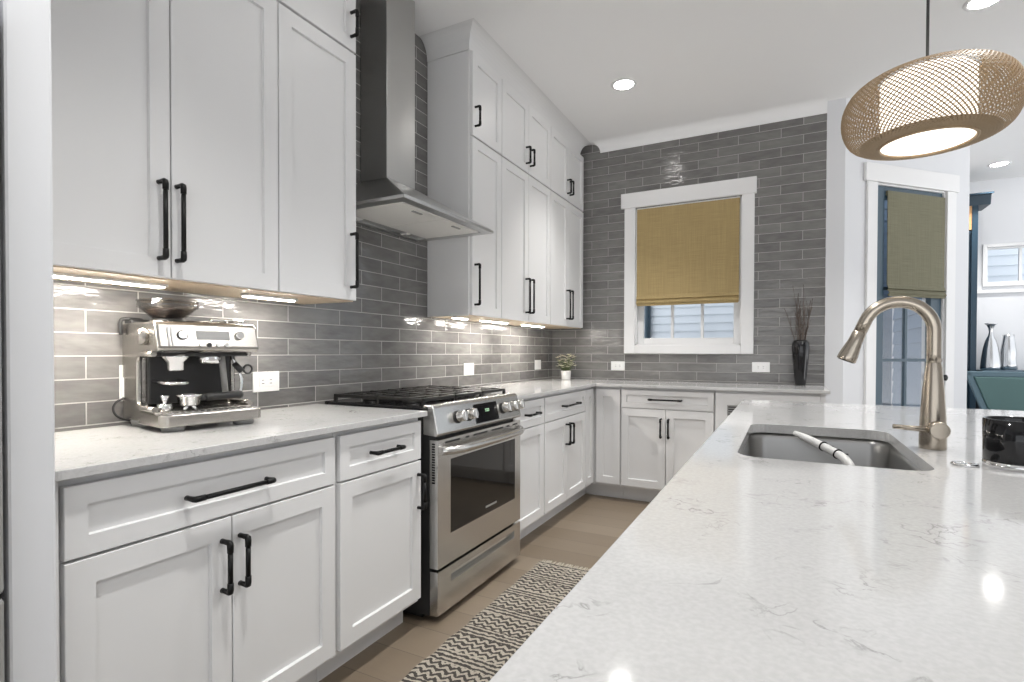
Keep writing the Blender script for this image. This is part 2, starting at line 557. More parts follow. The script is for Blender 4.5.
# angled wall (45 degrees) with the glazed door
A0 = Vector((.381, YB - .004, 0)); AD = Vector((S2, S2, 0)); AN = Vector((S2, -S2, 0))
def ang(u, d, z): return A0 + AD * u + AN * d + Vector((0, 0, z))
def angf(p): return ang(p[0], p[1], p[2])
DU0, DU1, DZ = .305, 1.055, 2.455
ALEN = 1.335
b = B()
for (u0, u1, z0, z1) in ((0, DU0, 0, CEIL), (DU1, ALEN, 0, CEIL), (DU0, DU1, DZ, CEIL)):
    box(b, u0, u1, -.16, 0, z0, z1, f=angf)
struct('wall_angled', b, WALLP)
AE = ang(ALEN, 0, 0)
YFAR = 7.55
b = B(); box(b, AE.x - .2, AE.x, AE.y + .06, YFAR + .15, 0, CEIL)
struct('wall_den_left', b, [WALLP])
# far wall with high window
b = B()
FX0, FX1, FZ0, FZ1 = 1.945, 2.70, 1.925, 2.315
for (x0, x1, z0, z1) in ((AE.x, FX0, 0, CEIL), (FX1, 2.8, 0, CEIL), (FX0, FX1, 0, FZ0), (FX0, FX1, FZ1, CEIL)):
    box(b, x0, x1, YFAR, YFAR + .15, z0, z1)
struct('wall_far', b, WALLP)
b = B(); box(b, AE.x + .42, 2.8, YFAR - .022, YFAR, 1.815, 1.845, .004)
struct('trim_3', b, TRIMP)

# cove crown along the back wall (square end near the wall cabinets)
def cove(n=8, w=.085, h=.105):
    P = [(0, 0)]
    for k in range(n + 1):
        a = PI / 2 * k / n
        P.append((.003 + (w - .003) * (1 - math.cos(a)), h * math.sin(a)))
    P += [(0, h)]
    return P
b = B()
loops = []
for (p, q) in cove(h=CEIL - 2.9625)[1:-1]:
    loops.append([b.verts.new(v) for v in ((-1.50 - p, YB, 2.962 + q), (-1.50 - p, YB - p, 2.962 + q), (TX, YB - p, 2.962 + q), (TX, YB, 2.962 + q))])
for A, C in zip(loops, loops[1:]):
    for i in range(4): b.faces.new((A[i], A[(i + 1) % 4], C[(i + 1) % 4], C[i]))
b.faces.new(loops[0][::-1]); b.faces.new(loops[-1])
struct('trim_1', b, CEILP)

# ------------------------------------------------------------------ kitchen window
b = B()
CW = .095
CY = YB - .022
box(b, -1.273, WX0, CY, YB, 1.150, 2.43, .003)
box(b, WX1, -.228, CY, YB, 1.150, 2.43, .003)
box(b, WX0, WX1, CY, YB, 1.150, WZ0, .003)
box(b, -1.304, -.214, CY - .008, YB, 2.425, 2.556, .003)
win = struct('window_1', b, TRIMP)
b = B()   # jamb liner
for (x0, x1, z0, z1) in ((WX0, WX0 + .012, WZ0, WZ1), (WX1 - .012, WX1, WZ0, WZ1), (WX0, WX1, WZ0, WZ0 + .015), (WX0, WX1, WZ1 - .012, WZ1)):
    box(b, x0, x1, YB - .001, YB + .13, z0, z1)
obj('jamb', b, TRIMP, win)
b = B()
y0, y1 = YB + .055, YB + .10
sx0, sx1, sz0, sz1 = WX0 + .012, WX1 - .012, WZ0 + .015, WZ1 - .012
def sash(bm, x0, x1, z0, z1, w=.048):
    box(bm, x0, x0 + w, y0, y1, z0, z1, .003); box(bm, x1 - w, x1, y0, y1, z0, z1, .003)
    box(bm, x0 + w, x1 - w, y0, y1, z0, z0 + w, .003); box(bm, x0 + w, x1 - w, y0, y1, z1 - w, z1, .003)
sash(b, sx0, sx1, sz0, (sz0 + sz1) / 2)
sash(b, sx0, sx1, (sz0 + sz1) / 2, sz1)
obj('sash', b, TRIMP, win)
b = B()
gx0, gx1 = sx0 + .048, sx1 - .048
for k in (1, 2):
    x = gx0 + (gx1 - gx0) * k / 3
    for (za, zb) in ((sz0 + .048, (sz0 + sz1) / 2 - .048), ((sz0 + sz1) / 2 + .048, sz1 - .048)):
        box(b, x - .011, x + .011, y0 + .008, y1 - .008, za, zb)
for zc in ((sz0 + .048 + (sz0 + sz1) / 2) / 2 + .03,):
    box(b, gx0, gx1, y0 + .009, y1 - .009, zc - .011, zc + .011)
obj('muntin', b, TRIMP, win)
b = B(); box(b, gx0 - .01, gx1 + .01, YB + .074, YB + .079, sz0 + .02, sz1 - .02)
obj('pane', b, GLASS, win)

def roman_shade(name, label, loc, rotz, w, zt, zb, m):
    """flat woven shade in local x (width), -y (towards the room), with stacked folds at the hem"""
    t = thing(name, label, 'window shade', loc, rotz)
    prof = [(-.012, zt), (-.014, zb + .085), (-.022, zb + .06), (-.030, zb + .05), (-.016, zb + .046),
            (-.026, zb + .03), (-.034, zb + .018), (-.020, zb)]
    bk = [(y + .005, z) for (y, z) in prof[::-1]]
    b = B(); prism(b, prof + bk, -w / 2, w / 2, lambda p, q, s: Vector((s, p, q)))
    obj('fabric', b, m, t, local=True)
    b = B(); box(b, -w / 2, w / 2, -.012, .03, zt - .004, zt + .03)
    obj('headrail', b, m, t, local=True)
    b = B(); box(b, -w / 2 + .005, w / 2 - .005, -.024, -.014, zb - .008, zb + .003, .002)
    obj('hem_bar', b, m, t, local=True)
    return t
roman_shade('roman_shade', 'tan woven roman shade half lowered in the kitchen window', ((-1.163 - .337) / 2, YB - .004, 0), 0, .825, 2.375, 1.572, SHADE_K)

# ------------------------------------------------------------------ angled glazed door
b = B()   # casing with a wider head board
box(b, DU0 - .10, DU0, 0, .02, 0, DZ, .003, f=angf)
box(b, DU1, DU1 + .10, 0, .02, 0, DZ, .003, f=angf)
box(b, DU0 - .125, DU1 + .125, 0, .026, DZ, DZ + .135, .003, f=angf)
for (u0, u1, z0, z1) in ((DU0, DU0 + .012, 0, DZ), (DU1 - .012, DU1, 0, DZ), (DU0, DU1, DZ - .012, DZ)):
    box(b, u0, u1, -.16, 0, z0, z1, f=angf)
door = struct('door_1', b, TRIMP)
du0, du1 = DU0 + .014, DU1 - .014
dz0, dz1 = .01, DZ - .014
st = .095
b = B()
box(b, du0, du0 + st, -.055, -.012, dz0, dz1, .003, f=angf)
box(b, du1 - st - .02, du1, -.055, -.012, dz0, dz1, .003, f=angf)
box(b, du0 + st, du1 - st - .02, -.055, -.012, dz1 - .09, dz1, .003, f=angf)
box(b, du0 + st, du1 - st - .02, -.055, -.012, dz0, dz0 + .22, .003, f=angf)
leaf = obj('door_leaf', b, SLATE, door)
b = B()
um = (du0 + st + du1 - st - .02) / 2
for zz in (.55, 1.105, 1.66):
    box(b, du0 + st, du1 - st - .02, -.045, -.020, zz - .012, zz + .012, f=angf)
box(b, um - .012, um + .012, -.044, -.021, dz0 + .22, dz1 - .09, f=angf)
obj('muntin', b, SLATE, leaf)
b = B(); box(b, du0 + st - .01, du1 - st - .01, -.036, -.030, dz0 + .2, dz1 - .08, f=angf)
obj('glass', b, GLASS, leaf)
b = B()
uh = du1 - .032
for zz, r in ((1.104, .027), (.966, .027)):
    p = ang(uh, -.012, zz); cyl(b, p, p + AN * .018, r, seg=18)
p = ang(uh, .006, .966)
tube(b, [p, p + AN * .024, p + AN * .030, p + AN * .046, p + AN * .052], [.009, .009, .022, .025, .016], 16)
obj('door_knob', b, BLACK, leaf)
cs = ang(.735, -.006, 0)
roman_shade('roman_shade', 'olive grey roman shade on the glazed blue door', cs, math.radians(45), .62, 2.375, 1.605, SHADE_D)

# ------------------------------------------------------------------ far window
b = B()
Y2 = YFAR - .02
box(b, FX0 - .035, FX0, Y2, YFAR, FZ0 - .035, FZ1 + .035, .003)
box(b, FX1, FX1 + .035, Y2, YFAR, FZ0 - .035, FZ1 + .035, .003)
box(b, FX0, FX1, Y2, YFAR, FZ1, FZ1 + .035, .003)
box(b, FX0, FX1, Y2, YFAR, FZ0 - .035, FZ0, .003)
w2 = struct('window_2', b, TRIMP)
b = B()
box(b, FX0, FX0 + .018, YFAR + .03, YFAR + .07, FZ0, FZ1); box(b, FX1 - .018, FX1, YFAR + .03, YFAR + .07, FZ0, FZ1)
box(b, FX0 + .018, FX1 - .018, YFAR + .03, YFAR + .07, FZ0, FZ0 + .018); box(b, FX0 + .018, FX1 - .018, YFAR + .03, YFAR + .07, FZ1 - .018, FZ1)
for x in (2.238, 2.52): box(b, x - .012, x + .012, YFAR + .035, YFAR + .065, FZ0 + .018, FZ1 - .018)
obj('sash', b, TRIMP, w2)
b = B(); box(b, FX0 + .01, FX1 - .01, YFAR + .048, YFAR + .052, FZ0 + .01, FZ1 - .01)
obj('pane', b, GLASS, w2)

# ------------------------------------------------------------------ outside: neighbouring house, porch
struct('ground_outside', bx(-8, 12, YB + .2, 16, -.5, -.12), GROUND)
def laps(bm, n, pitch, z0, length, f, t=.02):
    for k in range(n):
        z = z0 + k * pitch
        prism(bm, [(0, z), (t, z), (.004, z + pitch + .004), (0, z + pitch + .004)], 0, length, lambda p, q, s: f(s, p, q))
t = thing('neighbor_house', 'pale blue lap-sided house outside the kitchen window', 'house', (-1, 9.3, -.12))
b = B(); box(b, -7, 8, 9.3, 9.6, -.12, 6.2)
obj('wall', b, SIDING_L, t)
b = B(); laps(b, 46, .135, -.1, 15, lambda s, p, q: Vector((-7 + s, 9.3 - p, q)), .03)
obj('siding', b, SIDING_L, t)
b = B(); box(b, -2.62, -2.46, 9.25, 9.3, -.1, 6.2, .005)
obj('corner_board', b, TRIMP, t)
b = B(); tube(b, [(-2.12, 9.21, -.1), (-2.12, 9.21, 6.1)], .05, 12)
obj('downspout', b, SLATE, t)
b = B()
prism(b, [(8.85, 6.1), (9.7, 6.1), (11.5, 8.1), (11.5, 8.2), (9.7, 6.4), (8.85, 6.22)], -7.3, 8.3, lambda p, q, s: Vector((s, p, q)))
obj('roof', b, GREYPL, t)
t = thing('garden_shed', 'slate blue shed with white window outside the glazed blue door', 'shed', (1.3, 8.6, -.12))
b = B(); box(b, .2, 1.12, 8.22, 8.9, -.12, 3.4); box(b, 1.12, 1.75, 8.22, 8.9, -.12, 3.4)
obj('wall', b, SIDING_D, t)
b = B(); laps(b, 22, .155, -.1, 1.55, lambda s, p, q: Vector((.2 + s, 8.22 - p, q)), .025)
obj('siding', b, SIDING_D, t)
b = B()
for (x0, x1, z0, z1) in ((1.32, 1.37, .75, 2.0), (1.63, 1.68, .75, 2.0), (1.37, 1.63, 1.95, 2.0), (1.37, 1.63, .75, .80), (1.37, 1.63, 1.35, 1.38)): box(b, x0, x1, 8.16, 8.2, z0, z1, .003)
fw = obj('window_frame', b, TRIMP, t)
b = B(); box(b, 1.35, 1.65, 8.175, 8.185, .78, 1.97); obj('pane', b, GLOSSBLACK, fw)
b = B(); prism(b, [(8.0, 3.35), (8.95, 3.35), (8.95, 3.9), (8.9, 3.9), (8.0, 3.45)], .1, 1.85, lambda p, q, s: Vector((s, p, q))); obj('roof', b, GREYPL, t)
# own outside wall beside the door, dark lap siding
b = B(); laps(b, 22, .14, 0, 1.85, lambda s, p, q: Vector((AE.x - .2 - p, AE.y + .1 + s, q)), .02)
struct('wall_outside_siding', b, SIDING_D)
# ------------------------------------------------------------------ cabinet builders
def ML(x):   # faces +X: u -> +Y, d -> +X
    return lambda p: Vector((x + p[1], p[0], p[2]))
def MBK(y):  # faces -Y: u -> +X, d -> -Y
    return lambda p: Vector((p[0], y - p[1], p[2]))

def shaker(bm, u0, u1, z0, z1, f, stile=.057, rec=.011, th=.02):
    """shaker front: frame flush at d=0, recessed centre panel, back at d=-th"""
    e = .0015
    def rect(a, d): return [bm.verts.new(f((x, d, z))) for x, z in ((u0 + a, z0 + a), (u1 - a, z0 + a), (u1 - a, z1 - a), (u0 + a, z1 - a))]
    R = [rect(0, -th), rect(0, -e), rect(e, 0), rect(stile, 0), rect(stile + .002, -rec)]
    for A, C in zip(R, R[1:]):
        for i in range(4): bm.faces.new((A[i], A[(i + 1) % 4], C[(i + 1) % 4], C[i]))
    bm.faces.new(R[-1]); bm.faces.new(R[0][::-1])

def pull(bm, u, z, length, f, vert=True, r=.0067):
    """bar pull with square-shouldered elbow ends and a groove beside each elbow"""
    h = .034
    def P(s, d): return f((u, d, z + s)) if vert else f((u + s, d, z))
    L2 = length / 2
    for s in (-1, 1):
        e = s * L2
        tube(bm, [P(e - s * .004, 0), P(e - s * .004, .010), P(e - s * .004, h - .004), P(e - s * .006, h), P(e - s * .012, h + .001), P(e - s * .030, h + .001)],
             [r * 1.05, r * .95, r * 1.15, r * 1.25, r * 1.25, r * 1.2], 12)
        tube(bm, [P(e - s * .030, h + .001), P(e - s * .034, h + .001)], [r * .85, r * .85], 12)
    tube(bm, [P(-L2 + .033, h + .001), P(L2 - .033, h + .001)], r, 12)

def front(parent, kind, u0, u1, z0, z1, f, handle=None, stile=.057):
    b = B(); shaker(b, u0, u1, z0, z1, f, min(stile, (z1 - z0) * .28))
    o = obj(kind, b, WHITE, parent)
    if handle:
        b = B(); pull(b, *handle[:3], f, handle[3])
        obj('handle', b, BLACK, o, label='black bar handle')
    return o

def base_cabinet(label, f, u0, u1, fronts, depth, toe=.10, zt=ZC - ZT, face=.02, group=None):
    """carcass behind door plane d=-.02, recessed toe kick"""
    c = f(((u0 + u1) / 2, -depth / 2, 0))
    t = thing('base_cabinet', label, 'cabinet', (c.x, c.y, 0))
    b = B(); box(b, u0, u1, -depth, -.021, toe + .01, zt, f=f)
    obj('carcass', b, WHITE, t)
    b = B(); box(b, u0, u1, -depth, -.10, 0, toe + .012, f=f)
    obj('toe_kick', b, WHITE, t)
    for fr in fronts: front(t, *fr[:5], f, fr[5] if len(fr) > 5 else None)
    return t

# left run
fl = ML(XD)
DL = XD - XW - .003
g = .0018
base_cabinet('white base cabinet under the espresso machine with wide drawer and two doors', fl, .548, 1.322, [
    ('drawer', .556, 1.314, .715, .873, (.930, .788, .240, False)),
    ('door', .556, .938 - g, .130, .708, (.908, .581, .142, True)),
    ('door', .938 + g, 1.314, .130, .708, (.961, .581, .142, True))], DL)
b = B(); box(b, XD - .02, XD - .003, .525, .547, .0, ZC - ZT)
t = base_cabinet('narrow white base cabinet just left of the steel range with drawer and door', fl, 1.324, 1.794, [
    ('drawer', 1.337, 1.789, .715, .873, (1.562, .791, .160, False)),
    ('door', 1.337, 1.789, .130, .708, (1.768, .584, .145, True))], DL)
obj('filler', b, WHITE, bpy.data.objects['base_cabinet'])
# beyond the range
base_cabinet('slim white base cabinet just right of the steel range', fl, RY1 + .012, 3.066, [
    ('drawer', RY1 + .02, 3.058, .715, .873, (2.86, .792, .165, False)),
    ('door', RY1 + .02, 3.058, .130, .708)], DL)
base_cabinet('white base cabinet nearest the corner on the range side with drawer and two doors', fl, 3.068, YD - .002, [
    ('drawer', 3.076, 3.838, .715, .873, (3.50, .794, .29, False)),
    ('door', 3.076, 3.455, .130, .708, (3.432, .592, .145, True)),
    ('door', 3.459, 3.838, .130, .708, (3.50, .592, .145, True)),
    ('end_panel', 3.846, YD - .006, .130, .873)], DL)
# back run
fb = MBK(YD)
DB = YB - YD - .003
base_cabinet('plain white corner cabinet panel without handle below the back worktop', fb, XD - .099, -1.136, [
    ('door', XD + .020, -1.139, .130, .873)], DB)
b = B(); box(b, XD - .30, XD - .1005, YD, YD + .10, 0, .112)
obj('toe_return', b, WHITE, [o for o in bpy.data.objects if 'corner cabinet panel' in o.get('label', '')][0])
base_cabinet('white base cabinet below the window with long drawer and two doors', fb, -1.134, -.449, [
    ('drawer', -1.128, -.455, .737, .873, (-.795, .806, .245, False)),
    ('door', -1.128, -.793, .130, .730, (-.824, .594, .145, True)),
    ('door', -.789, -.455, .130, .730, (-.768, .594, .145, True))], DB)
t = thing('dishwasher', 'white panelled dishwasher with small vent grille below the dark vase', 'appliance', (-.105, 4.34, 0))
b = B(); box(b, -.446, .232, -DB, -.012, .10, ZC - ZT, f=fb); obj('body', b, WHITE, t)
b = B(); box(b, -.444, .205, -.012, .004, .13, .873, .003, f=fb); obj('door_panel', b, WHITE, t)
b = B(); box(b, -.446, .232, -DB, -.10, 0, .10, f=fb); obj('toe_kick', b, WHITE, t)
b = B(); box(b, .207, .237, -DB, 0, 0, ZC - ZT, f=fb); obj('end_panel', b, WHITE, t)
b = B(); box(b, -.365, -.205, .002, .006, .715, .79, f=fb)
vg = obj('vent', b, GREYPL, t)
b = B()
for k in range(4): box(b, -.357, -.285, .005, .009, .722 + k * .017, .730 + k * .017, f=fb); box(b, -.277, -.213, .005, .009, .722 + k * .017, .730 + k * .017, f=fb)
obj('slat', b, RUBBER, vg)

# wall cabinets
def wall_cabinet(label, y0, y1, z0, z1, doors, top=False):
    x0 = XW + .003
    t = thing('wall_cabinet', label, 'cabinet', ((XW + XU) / 2, (y0 + y1) / 2, z0))
    b = B(); box(b, x0, XU - .021, y0, y1, z0 + .012, z1)
    obj('carcass', b, WHITE, t)
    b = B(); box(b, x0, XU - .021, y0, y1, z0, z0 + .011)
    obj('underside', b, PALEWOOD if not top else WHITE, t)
    for d in doors: front(t, 'door', d[0], d[1], z0 + .004, z1 - .004, ML(XU), d[2])
    return t
UZ1 = ZM - .002
hz = 1.548; hl = .232
wall_cabinet('large two-door white wall cabinet above the espresso machine', .527, 1.330, ZU, UZ1,
             [(.530, .948, (.914, hz, hl, True)), (.952, 1.329, (.966, hz, hl, True))])
wall_cabinet('single-door white wall cabinet just left of the range hood', 1.332, 1.725, ZU, UZ1,
             [(1.334, 1.723, (1.692, hz, hl, True))])
th = 2.555
wall_cabinet('upper-tier white cabinet over the large two-door cabinet, mostly out of frame', .527, 1.330, ZM, ZK, [(.530, .948, (.930, th, .12, True)), (.952, 1.329, (.982, th, .12, True))], True)
wall_cabinet('small upper-tier white cabinet beside the top of the hood chimney', 1.332, 1.725, ZM, ZK, [(1.334, 1.723, (1.694, th - .01, .108, True))], True)
RU = [(2.673, 3.036), (3.038, 3.842), (3.844, 4.600)]
hz2, hl2 = 1.562, .245
wall_cabinet('single-door white wall cabinet just right of the range hood', *RU[0], ZU, UZ1, [(2.676, 3.033, (2.702, hz2, hl2, True))])
wall_cabinet('two-door white wall cabinet, middle of the row right of the hood', *RU[1], ZU, UZ1,
             [(3.041, 3.438, (3.396, hz2, hl2, True)), (3.442, 3.839, (3.462, hz2, hl2, True))])
wall_cabinet('two-door white wall cabinet nearest the tiled window wall', *RU[2], ZU, UZ1,
             [(3.847, 4.220, (4.186, hz2, hl2, True)), (4.224, 4.597, (4.250, hz2, hl2, True))])
wall_cabinet('small single-door cabinet on the upper tier right of the hood', *RU[0], ZM, ZK, [(2.676, 3.033, (2.702, th, .12, True))], True)
wall_cabinet('small two-door cabinet, middle of the upper tier right of the hood', *RU[1], ZM, ZK,
             [(3.041, 3.438, (3.396, th, .12, True)), (3.442, 3.839, (3.462, th, .12, True))], True)
wall_cabinet('small two-door upper-tier cabinet nearest the tiled window wall', *RU[2], ZM, ZK,
             [(3.847, 4.220, (4.194, th, .12, True)), (4.224, 4.597, (4.250, th, .12, True))], True)

b = B(); box(b, XW + .003, XU - .021, 2.664, 2.6725, ZU, ZK, .001)
obj('end_panel', b, WHITE, [o for o in bpy.data.objects if o.get('label') == 'single-door white wall cabinet just right of the range hood'][0])
def crown(name, y0, y1):
    """cove crown wrapped round front and both ends, mitred; stands on the cabinet tops"""
    P = cove(8, .085, CEIL - ZK - .002)
    b = B()
    loops = []
    for (p, q) in P[1:]:
        x = XU - .02 + p; z = ZK + .001 + q
        loops.append([b.verts.new(v) for v in ((XW + .003, y0 - p, z), (x, y0 - p, z), (x, y1 + p, z), (XW + .003, y1 + p, z))])
    for A, C in zip(loops, loops[1:]):
        for i in range(3): b.faces.new((A[i], A[i + 1], C[i + 1], C[i]))
    # solid: floor, back, top
    b.faces.new(loops[0][::-1]); b.faces.new(loops[-2])
    b.faces.new([l[0] for l in loops[:-1]] + [l[3] for l in loops[:-1]][::-1])
    for l in loops[-1]: b.verts.remove(l)
    return struct(name, b, WHITE)
crown('trim_2', 2.664, 4.548)
crown('trim_4', .61, 1.725)

# ------------------------------------------------------------------ worktops
def slab(name, outer, hole, z0, z1, label):
    b = B()
    def loop(P): return [b.verts.new((p[0], p[1], z1)) for p in P]
    lo = loop(outer); E = [b.edges.new((lo[i], lo[(i + 1) % len(lo)])) for i in range(len(lo))]
    if hole:
        li = loop(hole); E += [b.edges.new((li[i], li[(i + 1) % len(li)])) for i in range(len(li))]
        bmesh.ops.triangle_fill(b, use_beauty=True, use_dissolve=False, edges=E)
    else:
        b.faces.new(lo)
    r = bmesh.ops.extrude_face_region(b, geom=b.faces[:])
    for v in r['geom']:
        if isinstance(v, bmesh.types.BMVert): v.co.z = z0
    c = (sum(p[0] for p in outer) / len(outer), sum(p[1] for p in outer) / len(outer), z0)
    o = single(name, b, QUARTZ, label, 'worktop', c)
    m = o.modifiers.new('edge', 'BEVEL'); m.width = .002; m.segments = 2; m.limit_method = 'ANGLE'
    return o
def corner(cx, cy, r, a, n=5): return [(cx + r * math.cos(a + PI / 2 * k / n), cy + r * math.sin(a + PI / 2 * k / n)) for k in range(n + 1)]
r = .018
slab('countertop', [(XW + .002, 1.800), (XW + .002, .5245)] + corner(XC - r, .5245 + r, r, -PI / 2) + [(XC, 1.800)], None, ZC - ZT, ZC,
     'white quartz worktop under the espresso machine, left of the range')
slab('countertop', [(XW + .002, RY1 + .008), (XC, RY1 + .008), (XC, YF), (.262, YF), (.262, YB - .006), (XW + .002, YB - .006)], None, ZC - ZT, ZC,
     'L-shaped white quartz worktop running from the range round the corner below the window')
IX0, IX1, IY0, IY1 = -.196, 1.12, .10, 3.02
SX0, SX1, SY0, SY1 = -.104, .285, 1.372, 2.03
slab('countertop', corner(IX0 + r, IY0 + r, r, PI) + corner(IX1 - r, IY0 + r, r, 1.5 * PI) + corner(IX1 - r, IY1 - r, r, 0) + corner(IX0 + r, IY1 - r, r, PI / 2),
     rrect(SX0, SX1, SY0, SY1, .055), ZC - .03, ZC, 'large white veined quartz island worktop with sink cut-out')

# ------------------------------------------------------------------ island body
t = thing('island_cabinet', 'white panelled kitchen island beneath the sink and large worktop', 'cabinet', (.3, 1.55, 0))
ZI = ZC - .032
b = B()
bx0, bx1, by0, by1 = -.15, .80, .14, 2.98
for (x0, x1, y0, y1) in ((bx0, bx0 + .02, by0, by1), (bx1 - .02, bx1, by0, by1), (bx0, bx1, by0, by0 + .02), (bx0, bx1, by1 - .02, by1)):
    box(b, x0, x1, y0, y1, .10, ZI)
box(b, bx0, bx1, by0, by1, .10, .12)
obj('carcass', b, WHITE, t)
b = B(); box(b, bx0 + .08, bx1 - .02, by0 + .02, by1 - .02, 0, .10)
obj('toe_kick', b, WHITE, t)
fi = lambda p: Vector((bx0 - .021 - p[1], p[0], p[2]))
n = 6
for k in range(n):
    u0 = by0 + (by1 - by0) * k / n + .003; u1 = by0 + (by1 - by0) * (k + 1) / n - .003
    front(t, 'door', u0, u1, .13, ZI - .006, fi, ((u1 - .03) if k % 2 == 0 else (u0 + .03), .60, .145, True))

# sink
t = thing('sink', 'undermount stainless steel sink in the island', 'sink', (.09, 1.68, .66))
b = B()
def ringv(ins, z, r): return [b.verts.new((p[0], p[1], z)) for p in rrect(SX0 - .008 + ins, SX1 + .008 - ins, SY0 - .008 + ins, SY1 + .008 - ins, r)]
zt_ = ZC - .0305
R = [ringv(-.02, zt_, .07), ringv(0, zt_, .06), ringv(.004, zt_ - .02, .058), ringv(.012, .70, .052), ringv(.02, .680, .046), ringv(.045, .672, .03)]
for A, C in zip(R, R[1:]):
    for i in range(len(A)):
        fc = b.faces.new((A[i], A[(i + 1) % len(A)], C[(i + 1) % len(A)], C[i])); fc.smooth = True
b.faces.new(R[-1])
bas = obj('basin', b, SINKST, t)
sm = bas.modifiers.new('thick', 'SOLIDIFY'); sm.thickness = .002; sm.offset = -1
b = B(); lathe(b, [(.0, .004), (.018, .004), (.022, .006), (.04, .006), (.045, .002), (.045, .0)], (.15, 1.68, .673), 24)
obj('drain', b, CHROME, t)

# dish brush leaning in the sink
t = thing('dish_brush', 'white curved brush handle with two dark clips standing in the sink', 'brush', (.12, 1.72, .675))
pts = [(0.029, 1.990, 0.895), (0.076, 1.940, 0.881), (0.112, 1.890, 0.870), (0.145, 1.840, 0.858), (0.160, 1.810, 0.848), (0.170, 1.790, 0.830), (0.177, 1.780, 0.796)]
def smooth_pts(pts, n=6):
    P = [Vector(p) for p in pts]; out = []
    for i in range(len(P) - 1):
        p0, p1, p2, p3 = P[max(i - 1, 0)], P[i], P[i + 1], P[min(i + 2, len(P) - 1)]
        for k in range(n):
            s = k / n
            out.append(.5 * ((2 * p1) + (p2 - p0) * s + (2 * p0 - 5 * p1 + 4 * p2 - p3) * s * s + (3 * p1 - p0 - 3 * p2 + p3) * s ** 3))
    return out + [P[-1]]
sp = smooth_pts(pts)
b = B(); tube(b, sp, [.008 + .004 * min(1, i / 4) for i in range(len(sp))], 12)
obj('handle', b, mat('grey_white_plastic', (.58, .58, .57), .35, bump=((60, 60, 60), .03, .0005)), t)
for i in (11, 17):
    p = sp[i]; d = (sp[i + 1] - sp[i - 1]).normalized(); u, w = frame_of(d)
    b = B(); tube(b, [p + (u * math.cos(a) + w * math.sin(a)) * .0135 for a in [2 * PI * k / 16 for k in range(16)]], .0022, 8, closed=True)
    tube(b, [p - u * .013, p - u * .03 + d * .004], .002, 6)
    obj('clip', b, BLACK, t)

# faucet
fx, fy = .340, 1.715
t = thing('faucet', 'brushed nickel gooseneck kitchen faucet on the island', 'faucet', (fx, fy, ZC))
b = B(); lathe(b, [(0, 0), (.029, 0), (.0295, .004), (.029, .05), (.0275, .085), (.0235, .15), (.0185, .205), (.0158, .222)], (fx, fy, ZC), 32)
obj('body', b, NICKEL, t)
zc_, rr_ = 1.220, .077
pts = [(fx, fy, 1.13), (fx, fy, 1.16), (fx, fy, 1.19)]
a0, a1 = 0, math.radians(161)
for k in range(25):
    a = a0 + (a1 - a0) * k / 24
    pts.append((fx - rr_ + rr_ * math.cos(a), fy, zc_ + rr_ * math.sin(a)))
_d = (Vector(pts[-1]) - Vector(pts[-2])).normalized(); pts.append(tuple(Vector(pts[-1]) + _d * .028))
b = B(); tube(b, pts, .0158, 20)
obj('spout', b, NICKEL, t)
e = Vector(pts[-1]); d = (Vector(pts[-1]) - Vector(pts[-2])).normalized()
b = B(); tube(b, [e, e + d * .003, e + d * .004, e + d * .03, e + d * .07, e + d * .082, e + d * .085],
              [.0158, .0158, .0165, .0175, .0235, .024, .0225], 24)
sh = obj('spray_head', b, NICKEL, t)
b = B(); tube(b, [e + d * .0849, e + d * .0865], .019, 20); obj('nozzle', b, RUBBER, sh)
b = B(); tube(b, [(fx + .004, fy - .012, .969), (fx + .004, fy - .052, .967), (fx + .004, fy - .054, .967)], [.0215, .0215, .0195], 24)
hub = obj('handle_hub', b, NICKEL, t)
b = B(); tube(b, [(fx + .002, fy - .040, .967), (fx - .06, fy - .042, .970), (fx - .092, fy - .044, .972)], [.0075, .0065, .006], 14)
obj('lever', b, NICKEL, hub)

b = B(); lathe(b, [(0, 0), (.024, 0), (.025, .002), (.023, .005), (.016, .0055), (.015, .0045), (.004, .0045), (0, .0055)], (.352, 1.490, ZC), 28)
single('sink_hole_cover', b, CHROME, 'small chrome disc lying flat on the island beside the faucet', 'cover', (.352, 1.490, ZC))

# black bowl with chrome foot
bxc, byc = .450, 1.519
t = thing('tumbler', 'black glossy tumbler with chrome base at the right edge of the island', 'cup', (bxc, byc, ZC))
b = B(); lathe(b, [(0, .012), (.058, .012), (.0595, .016), (.060, .06), (.0605, .104), (.058, .1045), (.0565, .100), (.0555, .02), (0, .018)], (bxc, byc, ZC), 48)
obj('body', b, GLOSSBLACK, t)
b = B(); lathe(b, [(0, 0), (.058, 0), (.060, .002), (.060, .012), (.0, .012)], (bxc, byc, ZC), 48)
obj('foot', b, CHROME, t)

# ------------------------------------------------------------------ range
xf = -1.303
t = thing('range', 'stainless steel gas range with black grates and oven door', 'stove', ((XW + xf) / 2, (RY0 + RY1) / 2, 0))
b = B(); box(b, XW + .02, xf - .045, RY0 + .004, RY1 - .004, .03, .905)
box(b, XW + .06, xf - .10, RY0 + .03, RY1 - .03, 0, .03)
obj('body', b, RUBBER, t)
b = B(); box(b, XW + .012, xf - .05, RY0 - .004, RY1 + .004, .906, .926, .004)
ct = obj('cooktop', b, GLOSSBLACK, t)
